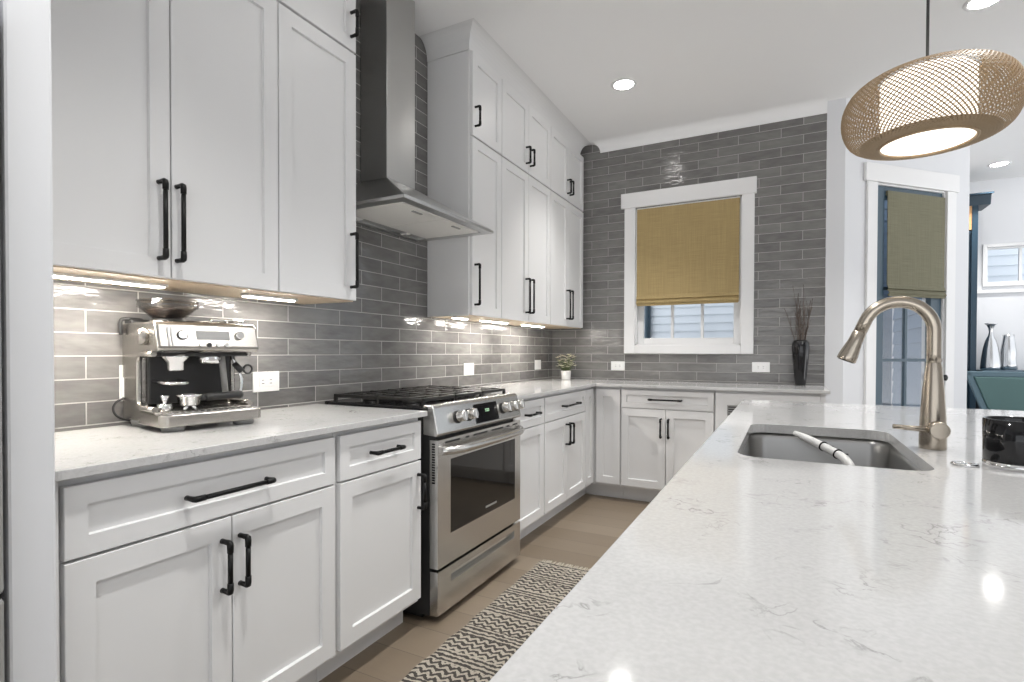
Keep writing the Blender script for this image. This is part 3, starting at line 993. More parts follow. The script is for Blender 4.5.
# control panel: wedge leaning out towards the bottom
b = B()
prism(b, [(xf - .075, .806), (xf - .005, .800), (xf + .004, .812), (xf - .022, .924), (xf - .035, .934), (xf - .075, .934)], RY0, RY1, lambda p, q, s: Vector((p, s, q)))
cp = obj('control_panel', b, STEELH, t)
mm = cp.modifiers.new('b', 'BEVEL'); mm.width = .004; mm.segments = 2
sl = math.atan2(.026, .112)
def panel(y, z): return Vector((xf + .004 - (z - .812) / .112 * .026, y, z))
pn = Vector((math.cos(sl), 0, math.sin(sl)))
up = Vector((-math.sin(sl), 0, math.cos(sl)))
for y in (2.005, 2.098, 2.435, 2.515, 2.59):
    p = panel(y, .868)
    b = B()
    tube(b, [p, p + pn * .006], [.029, .029], 24)
    o = obj('bezel', b, RUBBER, cp)
    b = B()
    tube(b, [p + pn * .006, p + pn * .012, p + pn * .040, p + pn * .044], [.025, .0245, .0235, .021], 24)
    u = up; w = Vector((0, 1, 0))
    q = p + pn * .044
    def fk(v): return q + w * v[0] + u * v[1] + pn * v[2]
    box(b, -.006, .006, -.022, .022, -.02, .006, .002, f=fk)
    obj('knob', b, STEELH, t)
b = B()
def fp(v): return panel(0, .812) + Vector((0, v[0], 0)) + up * v[1] + pn * v[2]
box(b, 2.155, 2.375, .008, .100, -.002, .003, .001, f=fp)
ds = obj('display', b, GLOSSBLACK, cp)
b = B()
for k in range(3):
    y = 2.25 + k * .014
    box(b, y, y + .008, .068, .0705, .003, .0035, f=fp); box(b, y, y + .008, .058, .0605, .003, .0035, f=fp); box(b, y + .007, y + .009, .058, .070, .003, .0035, f=fp)
obj('clock_segments', b, GREENL, ds)
# burners and grates
gz = .960
for (x, y, r) in ((-1.55, 1.98, .045), (-1.80, 1.98, .036), (-1.67, 2.233, .05), (-1.55, 2.486, .04), (-1.80, 2.486, .036)):
    b = B(); lathe(b, [(0, .014), (r * .8, .014), (r * .85, .010), (r * .85, .006), (r, .005), (r, 0), (0, 0)], (x, y, .926), 24)
    obj('burner', b, IRON, ct)
GW = (RY1 - RY0 - .03) / 3
for k in range(3):
    y0 = RY0 + .015 + k * GW + .003; y1 = y0 + GW - .006
    x0, x1 = XW + .05, xf - .085
    b = B()
    h = .009
    def bar(xa, xb, ya, yb): box(b, xa, xb, ya, yb, gz - .016, gz, .003)
    bar(x0, x1, y0, y0 + .014); bar(x0, x1, y1 - .014, y1)
    bar(x0, x0 + .014, y0, y1); bar(x1 - .014, x1, y0, y1)
    ym = (y0 + y1) / 2
    bar(x0, x1, ym - h / 2, ym + h / 2)
    for xx in [x0 + (x1 - x0) * i / 6 for i in (1, 2, 3, 4, 5)]: bar(xx - h / 2, xx + h / 2, y0, y1)
    for (xx, yy) in ((x0, y0), (x0, y1 - .014), (x1 - .014, y0), (x1 - .014, y1 - .014), ((x0 + x1) / 2, y0), ((x0 + x1) / 2, y1 - .014)):
        box(b, xx, xx + .014, yy, yy + .014, .926, gz - .015)
    for xx in (x0 + (x1 - x0) * .27, x0 + (x1 - x0) * .73):
        tube(b, [(xx + .05 * math.cos(a), ym + .05 * math.sin(a), gz - .006) for a in [2 * PI * i / 20 for i in range(20)]], .005, 8, closed=True)
    obj('grate', b, IRON, ct)
# oven door
dy0, dy1, dz0, dz1 = RY0 + .003, RY1 - .003, .236, .785
wy0, wy1, wz0, wz1 = 1.938, 2.560, .365, .692
b = B()
fo = lambda p: Vector((xf + p[1], p[0], p[2]))
for (a0, a1, c0, c1) in ((dy0, wy0, dz0, dz1), (wy1, dy1, dz0, dz1), (wy0, wy1, dz0, wz0), (wy0, wy1, wz1, dz1)):
    box(b, a0, a1, -.042, 0, c0, c1, f=fo)
bmesh.ops.remove_doubles(b, verts=b.verts[:], dist=1e-5)
od = obj('oven_door', b, STEELH, t)
b = B(); box(b, wy0 - .002, wy1 + .002, -.03, -.002, wz0 - .002, wz1 + .002, f=fo)
ow = obj('oven_window', b, OVENGLASS, od)
b = B(); box(b, (wy0 + wy1) / 2 + .0, (wy0 + wy1) / 2 + .11, -.002, -.0012, wz0 + .028, wz0 + .038, f=fo)
obj('badge', b, GREYPL, ow)
b = B()
for (y0, y1) in ((dy0 + .055, dy0 + .17), (dy0 + .22, dy0 + .25), (dy0 + .29, dy0 + .42), (dy0 + .46, dy0 + .58), (dy0 + .62, dy0 + .65), (dy0 + .69, dy0 + .745)):
    box(b, y0, y1, -.001, .0012, .766, .774, f=fo)
obj('vent_slot', b, RUBBER, od)
b = B()
hp = []
for k in range(17):
    s = k / 16
    bow = .018 * math.sin(PI * s)
    hp.append((xf + .004 + .040 * min(1, math.sin(PI * s) * 3.2) + bow * .6, dy0 + .022 + (dy1 - dy0 - .030) * s, .738))
tube(b, hp, .0185, 16)
obj('door_handle', b, STEELH, od)
b = B()
for k in range(16): box(b, xf - .03, xf - .015, dy0 - .0012, dy0 + .001, .60 + k * .011, .607 + k * .011)
obj('hinge_vent', b, RUBBER, od)
# storage drawer with a scooped grip
b = B()
gz0, gz1 = .150, .192
for (a0, a1, c0, c1) in ((dy0, dy0 + .10, .035, .222), (dy1 - .07, dy1, .035, .222), (dy0 + .10, dy1 - .07, .035, gz0), (dy0 + .10, dy1 - .07, gz1, .222)):
    box(b, a0, a1, -.04, 0, c0, c1, f=fo)
prism(b, [(-.03, gz1), (-.026, gz0 + .012), (0, gz0), (-.035, gz0), (-.036, gz1)], dy0 + .10, dy1 - .07, lambda p, q, s: Vector((xf + p, s, q)))
obj('storage_drawer', b, STEELH, t)

# ------------------------------------------------------------------ range hood
t = thing('range_hood', 'stainless steel chimney hood above the gas range', 'range hood', (-1.75, 2.18, 1.82))
hx, hy0, hy1, hz0, hz1, hzt = -1.448, 1.80, 2.575, 1.820, 1.834, 2.040
cx1, cy0, cy1 = -1.792, 2.09, 2.318
b = B()
xb = XW + .003
def quad(*P): return b.faces.new([b.verts.new(p) for p in P])
Lw = [(xb, hy0, hz0), (hx, hy0, hz0), (hx, hy1, hz0), (xb, hy1, hz0)]
Md = [(p[0], p[1], hz1) for p in Lw]
Tp = [(xb, cy0, hzt), (cx1, cy0, hzt), (cx1, cy1, hzt), (xb, cy1, hzt)]
In = [(xb + .03, hy0 + .05, hz0), (hx - .05, hy0 + .05, hz0), (hx - .05, hy1 - .05, hz0), (xb + .03, hy1 - .05, hz0)]
Iu = [(p[0], p[1], hz0 + .008) for p in In]
V = [[b.verts.new(p) for p in q] for q in (Iu, In, Lw, Md, Tp)]
for A, C in zip(V, V[1:]):
    for i in range(4): b.faces.new((A[i], A[(i + 1) % 4], C[(i + 1) % 4], C[i]))
b.faces.new(V[0]); b.faces.new(V[-1])
cn = obj('canopy', b, HOODST, t)
b = B(); box(b, xb, cx1, cy0, cy1, hzt + .001, CEIL - .001, .002)
obj('chimney', b, HOODST, t)
b = B(); box(b, xb + .04, cx1 - .03, cy0 - .0015, cy0 + .001, 2.985, 3.03)
obj('air_slot', b, RUBBER, t)
ym = (hy0 + hy1) / 2
for (y0, y1) in ((hy0 + .058, ym - .003), (ym + .003, hy1 - .058)):
    b = B(); box(b, xb + .10, hx - .062, y0, y1, hz0 - .001, hz0 + .006, .002)
    fo_ = obj('filter', b, FILTER, cn)
    b = B(); box(b, hx - .11, hx - .095, (y0 + y1) / 2 - .035, (y0 + y1) / 2 + .035, hz0 - .006, hz0, .002)
    obj('latch', b, GREYPL, fo_)
for y in (hy0 + .20, hy1 - .20):
    b = B(); lathe(b, [(0, -.004), (.026, -.004), (.03, 0), (0, 0.002)], (xb + .062, y, hz0 + .004), 20)
    obj('lamp', b, WHITEPL, cn)

# ------------------------------------------------------------------ under-cabinet lights
LEDS = [(.535, 1.01, 'long glowing light bar under the cabinet above the espresso machine'),
        (1.29, 1.52, 'short glowing light bar under the single cabinet left of the hood'),
        (2.69, 2.84, 'glowing light bar under the single cabinet right of the hood'),
        (3.02, 3.38, 'glowing light bar under the middle wall cabinet right of the hood'),
        (3.64, 4.02, 'glowing light bar under the wall cabinet nearest the corner')]
for (y0, y1, lab) in LEDS:
    t = thing('cabinet_light', lab, 'light', (-1.755, (y0 + y1) / 2, ZU - .012), group='light bars under the wall cabinets')
    b = B(); box(b, -1.806, -1.766, y0, y1, ZU - .010, ZU - .0005, .002)
    obj('housing', b, WHITEPL, t)
    b = B(); box(b, -1.802, -1.780, y0 + .006, y1 - .006, ZU - .0125, ZU - .0095)
    obj('lens', b, LEDL, t)

# ------------------------------------------------------------------ recessed ceiling lights
CANS = [(-1.03, 3.70, 'recessed ceiling light nearest the tiled window wall'),
        (.93, 3.70, 'recessed ceiling light above the pendant at the top edge'),
        (1.88, 6.95, 'recessed ceiling light in the far room beyond the blue door'),
        (-.72, 2.25, 'added recessed fill light out of frame over the range'),  # added unseen, brightens the hood and right wall cabinets
        (.93, 2.0, 'added recessed fill light out of frame over the island'),  # added unseen, brightens the back base cabinets
        (-.72, .75, 'added recessed fill light out of frame over the aisle near the espresso machine')]  # added unseen, brightens the front base cabinets and aisle floor
first = None
for (x, y, lab) in CANS:
    if first is None:
        first = thing('ceiling_light', lab, 'light', (x, y, CEIL), group='recessed ceiling lights')
        b = B(); lathe(b, [(.066, -.002), (.070, -.006), (.088, -.004), (.090, 0), (.066, 0)], (0, 0, 0), 32)
        obj('trim_ring', b, TRIMP, first, local=True)
        b = B(); lathe(b, [(0, -.003), (.067, -.003), (.067, -.001), (0, -.001)], (0, 0, 0), 32)
        obj('lens', b, CANL, first, local=True)
        ld = bpy.data.lights.new('can_lamp', 'SPOT')
        ld.energy = CAN_WATTS; ld.spot_size = math.radians(90); ld.spot_blend = .9; ld.shadow_soft_size = .06; ld.color = (1, .985, .96)
        lo = link(bpy.data.objects.new('lamp', ld)); lo.parent = first; lo.location = (0, 0, -.012)
    else:
        c = copy_tree(first); c.location = (x, y, CEIL); c['label'] = lab
        if y == 2.0:     # added island light, beam widened to reach the back base cabinets
            lo = [q for q in bpy.data.objects if q.parent == c and q.type == 'LIGHT'][0]
            lo.data = lo.data.copy(); lo.data.spot_size = math.radians(138); lo.data.spot_blend = .6; lo.data.energy = CAN_WATTS * .9

# ------------------------------------------------------------------ pendant
px, py = .328, 1.765
PZ = 1.721
t = thing('pendant_light', 'woven bamboo drum pendant lamp hanging over the island', 'light', (px, py, PZ))
prof = [(.106, .000), (.144, .005), (.172, .020), (.188, .048), (.194, .082), (.189, .116), (.172, .146), (.142, .168), (.112, .177)]
def prof_at(s):
    x = s * (len(prof) - 1); i = min(int(x), len(prof) - 2); k = x - i
    g_ = lambda j: prof[max(0, min(len(prof) - 1, j))]
    out = []
    for c in (0, 1):
        p0, p1, p2, p3 = g_(i - 1)[c], g_(i)[c], g_(i + 1)[c], g_(i + 2)[c]
        out.append(.5 * (2 * p1 + (p2 - p0) * k + (2 * p0 - 5 * p1 + 4 * p2 - p3) * k * k + (3 * p1 - p0 - 3 * p2 + p3) * k ** 3))
    return out
b = B()
NS, SEG, SPAN = 96, 22, 1.5
for fam in (1, -1):
    for k in range(NS):
        rows = []
        for j in range(SEG + 1):
            s = j / SEG
            r_, z_ = prof_at(s)
            r_ += .0006 * fam
            a = 2 * PI * k / NS + fam * SPAN * s
            hw = .0018 / r_
            rows.append([b.verts.new((px + (r_ + o) * math.cos(a + e_), py + (r_ + o) * math.sin(a + e_), PZ + z_)) for (e_, o) in ((-hw, 0), (hw, 0), (hw, -.0014), (-hw, -.0014))])
        for A, C in zip(rows, rows[1:]):
            for i in range(4): b.faces.new((A[i], A[(i + 1) % 4], C[(i + 1) % 4], C[i]))
obj('woven_shade', b, BAMBOO, t)
for (r_, z_, q) in ((.105, .000, .004), (.112, .177, .003)):
    b = B()
    tube(b, [(px + r_ * math.cos(a), py + r_ * math.sin(a), PZ + z_) for a in [2 * PI * i / 48 for i in range(48)]], q, 8, closed=True)
    obj('rim', b, BAMBOO, t)
b = B(); lathe(b, [(.104, .001), (.130, .003), (.150, .009), (.150, .011), (.130, .006), (.104, .004)], (px, py, PZ), 64)
obj('base_band', b, BAMBOO, t)
b = B(); lathe(b, [(0, .002), (.100, .002), (.103, .006), (.103, .170), (.100, .173), (0, .173)], (px, py, PZ), 48)
obj('diffuser', b, PENL, t)
b = B(); tube(b, [(px, py, PZ + .173), (px, py, CEIL - .02)], .0035, 8)
obj('cord', b, RUBBER, t)
b = B(); lathe(b, [(0, 0), (.055, 0), (.06, -.006), (.058, -.022), (.012, -.028), (0, -.028)], (px, py, CEIL), 28)
obj('canopy', b, BLACK, t)

# ------------------------------------------------------------------ outlets
def outlet(label, p, nrm, w, h, kind):
    """cover plate on a wall; local x across, -y out of the wall"""
    rz = PI / 2 if nrm == 'x' else 0
    t = thing('wall_outlet' if kind == 'o' else 'light_switch', label, 'outlet' if kind == 'o' else 'switch', p, rz)
    b = B(); box(b, -w / 2, w / 2, -.006, 0, -h / 2, h / 2, .002); obj('cover_plate', b, WHITEPL, t, local=True)
    if kind == 'o':
        b = B(); box(b, -w * .29, w * .29, -.008, -.005, -h * .24, h * .24, .001)
        rc = obj('receptacle', b, WHITEPL, t, local=True)
        b = B()
        for s in (-1, 1):
            for q in (-1, 1): box(b, s * w * .15 - .006, s * w * .15 + .006, -.0085, -.0075, q * .007 - .0012, q * .007 + .0012)
        obj('slot', b, RUBBER, rc, local=True)
    else:
        b = B(); box(b, -w * .22, w * .22, -.009, -.005, -h * .29, h * .29, .001); obj('rocker', b, WHITEPL, t, local=True)
    return t
outlet('white outlet on the tiles just right of the espresso machine', (XW, 1.523, 1.033), 'x', .128, .085, 'o')
outlet('white plate outlet on the tiles right behind the range', (XW, 3.148, 1.040), 'x', .128, .085, 'o')
outlet('white switch plate on the left tiles near the corner flowers', (XW, 4.306, 1.048), 'x', .125, .085, 's')
outlet('white outlet on the back tiles below the left end of the window', (-1.331, YB, 1.040), 'y', .125, .08, 'o')
outlet('white outlet on the back tiles left of the dark vase', (-.174, YB, 1.046), 'y', .128, .08, 'o')
outlet('white outlet partly hidden behind the espresso machine with plug', (XW, 1.001, 1.055), 'x', .075, .12, 's')['category'] = 'outlet'

# ------------------------------------------------------------------ rug
b = B()
rx0, rx1, ry0, ry1 = -1.192, -.48, .3, 2.655
nx, ny = 14, 40
top = [[b.verts.new((rx0 + (rx1 - rx0) * i / nx + .004 * math.sin(j * 1.7), ry0 + (ry1 - ry0) * j / ny, .009 + .0015 * math.sin(j * 2.1 + i))) for i in range(nx + 1)] for j in range(ny + 1)]
for j in range(ny):
    for i in range(nx): b.faces.new((top[j][i], top[j][i + 1], top[j + 1][i + 1], top[j + 1][i]))
r_ = bmesh.ops.extrude_face_region(b, geom=b.faces[:])
for v in r_['geom']:
    if isinstance(v, bmesh.types.BMVert): v.co.z = .0005
t = thing('runner_rug', 'black and cream zigzag woven runner rug on the floor by the range', 'rug', ((rx0 + rx1) / 2, 1.5, 0))
obj('weave', b, RUGM, t)
b = B()
for k in range(70):
    x = rx0 + .01 + (rx1 - rx0 - .02) * k / 69 + random.uniform(-.003, .003)
    dx = random.uniform(-.008, .008)
    tube(b, [(x, ry1 - .004, .006), (x + dx * .5, ry1 + .022, .005), (x + dx, ry1 + .045, .0035)], [.003, .0028, .002], 5)
o = obj('fringe', b, mat('cream_fringe', (.44, .40, .33), .95, bump=((200, 200, 200), .3, .001)), t)

# ------------------------------------------------------------------ potted flowers in the corner
fx_, fy_ = -1.760, 4.47
t = thing('potted_flowers', 'small white pot of cream flowers in the corner of the worktop', 'plant', (fx_, fy_, ZC))
b = B(); lathe(b, [(0, 0), (.038, 0), (.041, .003), (.045, .078), (.042, .080), (.040, .066), (0, .064)], (fx_, fy_, ZC), 28)
obj('pot', b, CERAM, t)
rnd = random.Random(3)
stems, petals, leaves = B(), B(), B()
for k in range(58):
    a = rnd.uniform(0, 2 * PI); rad = .10 * math.sqrt(rnd.random()); h = .125 + .105 * rnd.random() - rad * .35
    tip = Vector((fx_ + rad * math.cos(a), fy_ + rad * math.sin(a) * .8, ZC + h + .01))
    root = Vector((fx_ + rad * .25 * math.cos(a), fy_ + rad * .2 * math.sin(a), ZC + .06))
    mid = (tip + root) / 2 + Vector((rad * .1 * math.cos(a), 0, .015))
    tube(stems, [root, mid, tip], [.0016, .0014, .001], 5)
    for j in range(8):
        aa = 2 * PI * j / 8 + rnd.random()
        d = Vector((math.cos(aa), math.sin(aa), .45)).normalized()
        s = rnd.uniform(.016, .024)
        q = d.cross(Vector((0, 0, 1))).normalized() * s * .55
        P = [tip, tip + d * s * .6 + q, tip + d * s * 1.2 + Vector((0, 0, -.002)), tip + d * s * .6 - q]
        petals.faces.new([petals.verts.new(p) for p in P])
    for j in range(2):
        aa = rnd.uniform(0, 2 * PI); s = rnd.uniform(.02, .034)
        c0 = root.lerp(tip, rnd.uniform(.3, .85))
        d = Vector((math.cos(aa), math.sin(aa), rnd.uniform(-.1, .5))).normalized()
        q = d.cross(Vector((0, 0, 1))).normalized() * s * .26
        P = [c0, c0 + d * s * .5 + q, c0 + d * s, c0 + d * s * .5 - q]
        leaves.faces.new([leaves.verts.new(p) for p in P])
obj('stems', stems, LEAF, t); obj('leaves', leaves, LEAF, t); obj('petals', petals, PETAL, t)

# ------------------------------------------------------------------ dark vase with twigs
vx, vy = .100, 4.545
t = thing('vase', 'tall glossy black vase with dry twigs at the right end of the worktop', 'vase', (vx, vy, ZC))
b = B(); lathe(b, [(0, 0), (.034, 0), (.036, .004), (.045, .10), (.056, .22), (.060, .29), (.057, .322), (.046, .338), (.036, .342), (.033, .338), (.040, .32), (.042, .25), (.02, .08), (0, .07)], (vx, vy, ZC), 36)
obj('body', b, GLOSSBLACK, t)
b = B()
rnd = random.Random(5)
def limb(p, d, L, r0, n=7, wob=.16):
    P = [Vector(p)]; dd = Vector(d).normalized()
    for k in range(n):
        dd = (dd + Vector((rnd.uniform(-1, 1), rnd.uniform(-1, 1), rnd.uniform(-.3, .6))) * wob).normalized()
        P.append(P[-1] + dd * L / n)
    tube(b, P, [r0 * (1 - .6 * i / n) for i in range(n + 1)], 6)
    return P
for k in range(13):
    a = 2 * PI * k / 13
    P = limb((vx + .022 * math.cos(a), vy + .022 * math.sin(a), ZC + .20), (.015 * math.cos(a), .015 * math.sin(a), 1), .36 + rnd.uniform(0, .14), .0036, 8, .085)
    for j in (3, 4, 5, 6):
        limb(P[j], (rnd.uniform(-.5, .5), rnd.uniform(-.3, .3), 1), rnd.uniform(.05, .12), .0019, 4)
for k in range(2):
    limb((vx + .01 * k, vy, ZC + .2), (-.03 + .04 * k, 0, 1), .56, .003, 9, .06)
obj('twigs', b, TWIG, t)

# ------------------------------------------------------------------ espresso machine  (local: x across, -y front)
ex, ey, erot = -1.810, 1.098, math.radians(90 - 8.5)
t = thing('espresso_machine', 'brushed steel espresso machine with bean hopper on the left worktop', 'coffee machine', (ex, ey, ZC), erot)
HW = .150
BK = .130
def ob(name, b, m, p=t, **k): return obj(name, b, m, p, local=True, **k)
def arc2(cx, cy, r, a0, a1, n=6): return [(cx + r * math.cos(math.radians(a0 + (a1 - a0) * k / n)), cy + r * math.sin(math.radians(a0 + (a1 - a0) * k / n))) for k in range(n + 1)]
inner = [(-.125, .244)] + arc2(-.030, .209, .035, 90, 0, 7) + arc2(-.030, .095, .035, 0, -90, 7) + [(-.130, .060)]
cprof = [(-.130, .022), (BK, .022)] + arc2(BK - .012, .326, .012, 0, 90, 4) + [(-.105, .338)] + inner
b = B(); prism(b, cprof, -HW, HW, lambda p, q, s: Vector((s, p, q)))
o = ob('body', b, ESPST); mm = o.modifiers.new('b', 'BEVEL'); mm.width = .006; mm.segments = 3; mm.limit_method = 'ANGLE'; mm.angle_limit = math.radians(50)
# rounded bead framing the open cavity on each side
for s in (-1, 1):
    b = B(); tube(b, [(s * (HW - .003), p, q) for (p, q) in [(-.118, .238)] + arc2(-.030, .207, .031, 90, 0, 7) + arc2(-.030, .097, .031, 0, -90, 7) + [(-.125, .066)]], .009, 10)
    ob('cavity_frame', b, ESPST)
b = B(); box(b, -HW + .028, HW - .016, -.012, .006, .075, .236, .004)
ob('splash_back', b, RUBBER)
b = B(); box(b, -HW + .022, HW - .004, -.118, -.012, .230, .2425, .003)
ob('head_underside', b, RUBBER)
# slanted fascia of the head
b = B()
fprof = [(-.10, .244), (-.152, .243), (-.168, .254), (-.146, .328), (-.134, .340), (-.09, .341)]
prism(b, fprof, -HW - .004, HW + .010, lambda p, q, s: Vector((s, p, q)))
fa = ob('fascia', b, ESPST); mm = fa.modifiers.new('b', 'BEVEL'); mm.width = .009; mm.segments = 4
fs = math.atan2(.022, .074)
fn = Vector((0, -math.cos(fs), math.sin(fs))); fu = Vector((0, math.sin(fs), math.cos(fs)))
def ff(v): return Vector((v[0], -.168, .254)) + fu * v[1] + fn * v[2]
b = B(); box(b, -.042, .062, .030, .060, -.002, .0012, .0008, f=ff); ob('display', b, GREYPL, fa)
p = ff((-.082, .044, 0))
b = B(); tube(b, [p, p + fn * .004], .015, 24); ob('power_ring', b, RUBBER, fa)
b = B(); tube(b, [p + fn * .0035, p + fn * .006], .012, 20); ob('power_button', b, CHROME, fa)
for (x, m_) in ((-.030, CHROME), (-.006, RUBBER), (.022, CHROME), (.048, CHROME)):
    p = ff((x, .013, 0)); b = B(); tube(b, [p, p + fn * .005], [.0075, .0065], 16); ob('button', b, m_, fa)
p = ff((.094, .046, 0)); b = B(); tube(b, [p, p + fn * .012], [.014, .012], 20); ob('dial', b, CHROME, fa)
for x in (-.122, -.112):
    b = B(); box(b, x - .002, x + .002, .008, .070, -.001, .0025, .0008, f=ff); ob('ridge', b, CHROME, fa)
b = B(); tube(b, [(-HW, -.070, .292), (-HW - .012, -.070, .292), (-HW - .024, -.070, .292), (-HW - .027, -.070, .292)], [.027, .027, .023, .019], 28)
ob('side_dial', b, ESPST)
# drip tray with rounded front
b = B()
P = rrect(-HW - .006, HW + .012, -.190, .0, .030, 6)
prism(b, P, .016, .054, lambda p, q, s: Vector((p, q, s)))
dt = ob('drip_tray', b, ESPST); mm = dt.modifiers.new('b', 'BEVEL'); mm.width = .004; mm.segments = 2; mm.limit_method = 'ANGLE'; mm.angle_limit = math.radians(60)
b = B()
P = rrect(-HW + .020, HW - .006, -.176, -.012, .016, 5)
prism(b, P, .0535, .0562, lambda p, q, s: Vector((p, q, s)))
for k in range(13): box(b, -.118 + k * .019, -.111 + k * .019, -.168, -.018, .0562, .0585)
ob('grid', b, STEELH, dt)
for (x, y) in ((-.105, -.145), (.112, -.145), (-.105, .085), (.112, .085)):
    b = B(); lathe(b, [(0, 0), (.030, 0), (.036, .018), (0, .018)], (x, y, 0), 20); ob('foot', b, GREYPL)
# group head, grinder outlet
b = B(); lathe(b, [(0, .0), (.028, 0), (.036, .006), (.036, .026), (.030, .036), (0, .036)], (.030, -.080, .204), 28); ob('group_head', b, CHROME)
b = B(); lathe(b, [(0, 0), (.020, 0), (.024, .006), (.024, .03), (.038, .044), (.038, .054), (0, .054)], (-.072, -.082, .182), 24); ob('grinder_outlet', b, CHROME)
b = B()
tube(b, [(-.112, -.010, .150), (-.108, -.09, .146), (-.095, -.118, .145), (-.055, -.118, .145), (-.040, -.09, .146), (-.036, -.010, .150)], .006, 10)
box(b, -.104, -.044, -.108, -.03, .141, .147, .002)
ob('portafilter_cradle', b, CHROME)
# portafilter resting on the drip tray
pf = Vector((-.052, -.130, .0590))
b = B(); lathe(b, [(0, .016), (.018, .013), (.031, .018), (.033, .043), (.037, .045), (.037, .051), (.033, .051), (.030, .026), (0, .026)], pf, 28)
for s in (-1, 1): tube(b, [pf + Vector((s * .006, 0, .018)), pf + Vector((s * .012, -.004, .008)), pf + Vector((s * .018, -.006, .001))], [.007, .006, .005], 8)
po = ob('portafilter', b, CHROME)
b = B()
hd = Vector((1, .10, 0)).normalized()
q0 = pf + Vector((0, 0, .038))
tube(b, [q0 + hd * .030, q0 + hd * .052], [.008, .010], 14)
tube(b, [q0 + hd * .050, q0 + hd * .058, q0 + hd * .12, q0 + hd * .165, q0 + hd * .176], [.011, .0125, .0125, .0165, .013], 16)
ob('portafilter_handle', b, RUBBER, po)
b = B(); tube(b, [(-.112, -.105, .058), (-.112, -.105, .082)], [.022, .022], 20); tube(b, [(-.112, -.105, .082), (-.112, -.105, .092), (-.112, -.105, .108)], [.007, .008, .014], 12)
ob('tamper', b, CHROME)
# steam wand and hot water spout
b = B(); tube(b, smooth_pts([(.112, -.07, .240), (.118, -.080, .205), (.134, -.092, .15), (.122, -.100, .085)], 5), .0055, 12)
wa = ob('steam_wand', b, CHROME)
b = B()
c_ = Vector((.138, -.094, .180))
tube(b, [Vector((.114, -.080, .205)), Vector((.136, -.094, .176))], [.010, .012], 12)
tube(b, [c_ + Vector((.016 + .015 * math.cos(a), -.004, .004 + .015 * math.sin(a))) for a in [2 * PI * i / 18 for i in range(18)]], .0038, 8, closed=True)
ob('wand_grip', b, RUBBER, wa)
b = B(); tube(b, [(.082, -.062, .236), (.082, -.066, .20), (.090, -.070, .10)], [.009, .010, .010], 12); ob('water_spout', b, GREYPL)
# hopper
hc = (-.052, .022, .345)
b = B(); lathe(b, [(.036, 0), (.042, .004), (.050, .014), (.078, .040), (.088, .046), (.088, .066), (.086, .066), (.085, .048), (.076, .043), (.048, .018), (.034, .006)], hc, 36)
ho = ob('bean_hopper', b, SMOKE)
b = B(); lathe(b, [(0, .004), (.033, .006), (.046, .018), (.066, .036), (.03, .044), (0, .046)], hc, 28); ob('coffee_beans', b, BEANS, ho)
b = B(); lathe(b, [(0, .080), (.012, .080), (.016, .072), (.089, .070), (.090, .066), (.084, .064), (0, .064)], hc, 36); ob('hopper_lid', b, SMOKE, ho)
b = B(); lathe(b, [(.034, 0), (.050, 0), (.052, .006), (.044, .010), (.034, .008)], hc, 28); ob('hopper_collar', b, RUBBER, ho)
# cup rail on the top, water tank behind
b = B()
tube(b, [(.03, -.095, .352), (.138, -.095, .352), (.138, .09, .352), (.03, .09, .352)], .0035, 8)
for (x, y) in ((.03, -.095), (.138, -.095), (.138, .09), (.03, .09), (.084, -.095)): tube(b, [(x, y, .338), (x, y, .353)], .0035, 8)
ob('cup_rail', b, CHROME)
b = B(); box(b, -HW + .01, HW - .01, .080, BK + .012, .312, .352, .008); ob('water_tank_lid', b, RUBBER)
b = B(); tube(b, smooth_pts([(-.10, .100, .350), (-HW + .004, .104, .353), (-HW - .010, .106, .343), (-HW - .009, .106, .300)], 4), .006, 10); ob('tank_handle', b, RUBBER)
b = B()
tube(b, smooth_pts([(-1.952, .984, 1.020), (-1.948, .968, 1.006), (-1.946, .945, .994), (-1.945, .935, .972), (-1.938, .944, .948), (-1.925, .972, .934), (-1.915, 1.0, .936)], 5), .0038, 8)
obj('power_cord', b, RUBBER, t)
b = B(); box(b, -1.9575, -1.930, .966, .996, 1.005, 1.075, .004); obj('plug', b, WHITEPL, t)

# ------------------------------------------------------------------ fridge at the left frame edge
t = thing('refrigerator', 'dark steel refrigerator just showing at the left frame edge', 'refrigerator', (-1.6, -.03, 0))
b = B(); box(b, XW + .03, -1.30, -.49, .428, .02, 1.78, .006); obj('body', b, RUBBER, t)
for (y0, y1) in ((-.49, -.033), (-.029, .428)):
    b = B(); box(b, -1.30, -1.255, y0, y1, .72, 1.775, .008); d_ = obj('door', b, GREYPL, t)
    yh = y1 - .05 if y0 < -.1 else y0 + .05
    b = B(); tube(b, [(-1.256, yh, .85), (-1.205, yh, .87), (-1.205, yh, 1.60), (-1.256, yh, 1.62)], .011, 12); obj('handle', b, STEEL, d_)
b = B(); box(b, -1.30, -1.255, -.49, .428, .06, .712, .008); d_ = obj('freezer_drawer', b, GREYPL, t)
b = B(); tube(b, [(-1.256, -.40, .64), (-1.205, -.38, .64), (-1.205, .32, .64), (-1.256, .34, .64)], .011, 12); obj('handle', b, STEEL, d_)

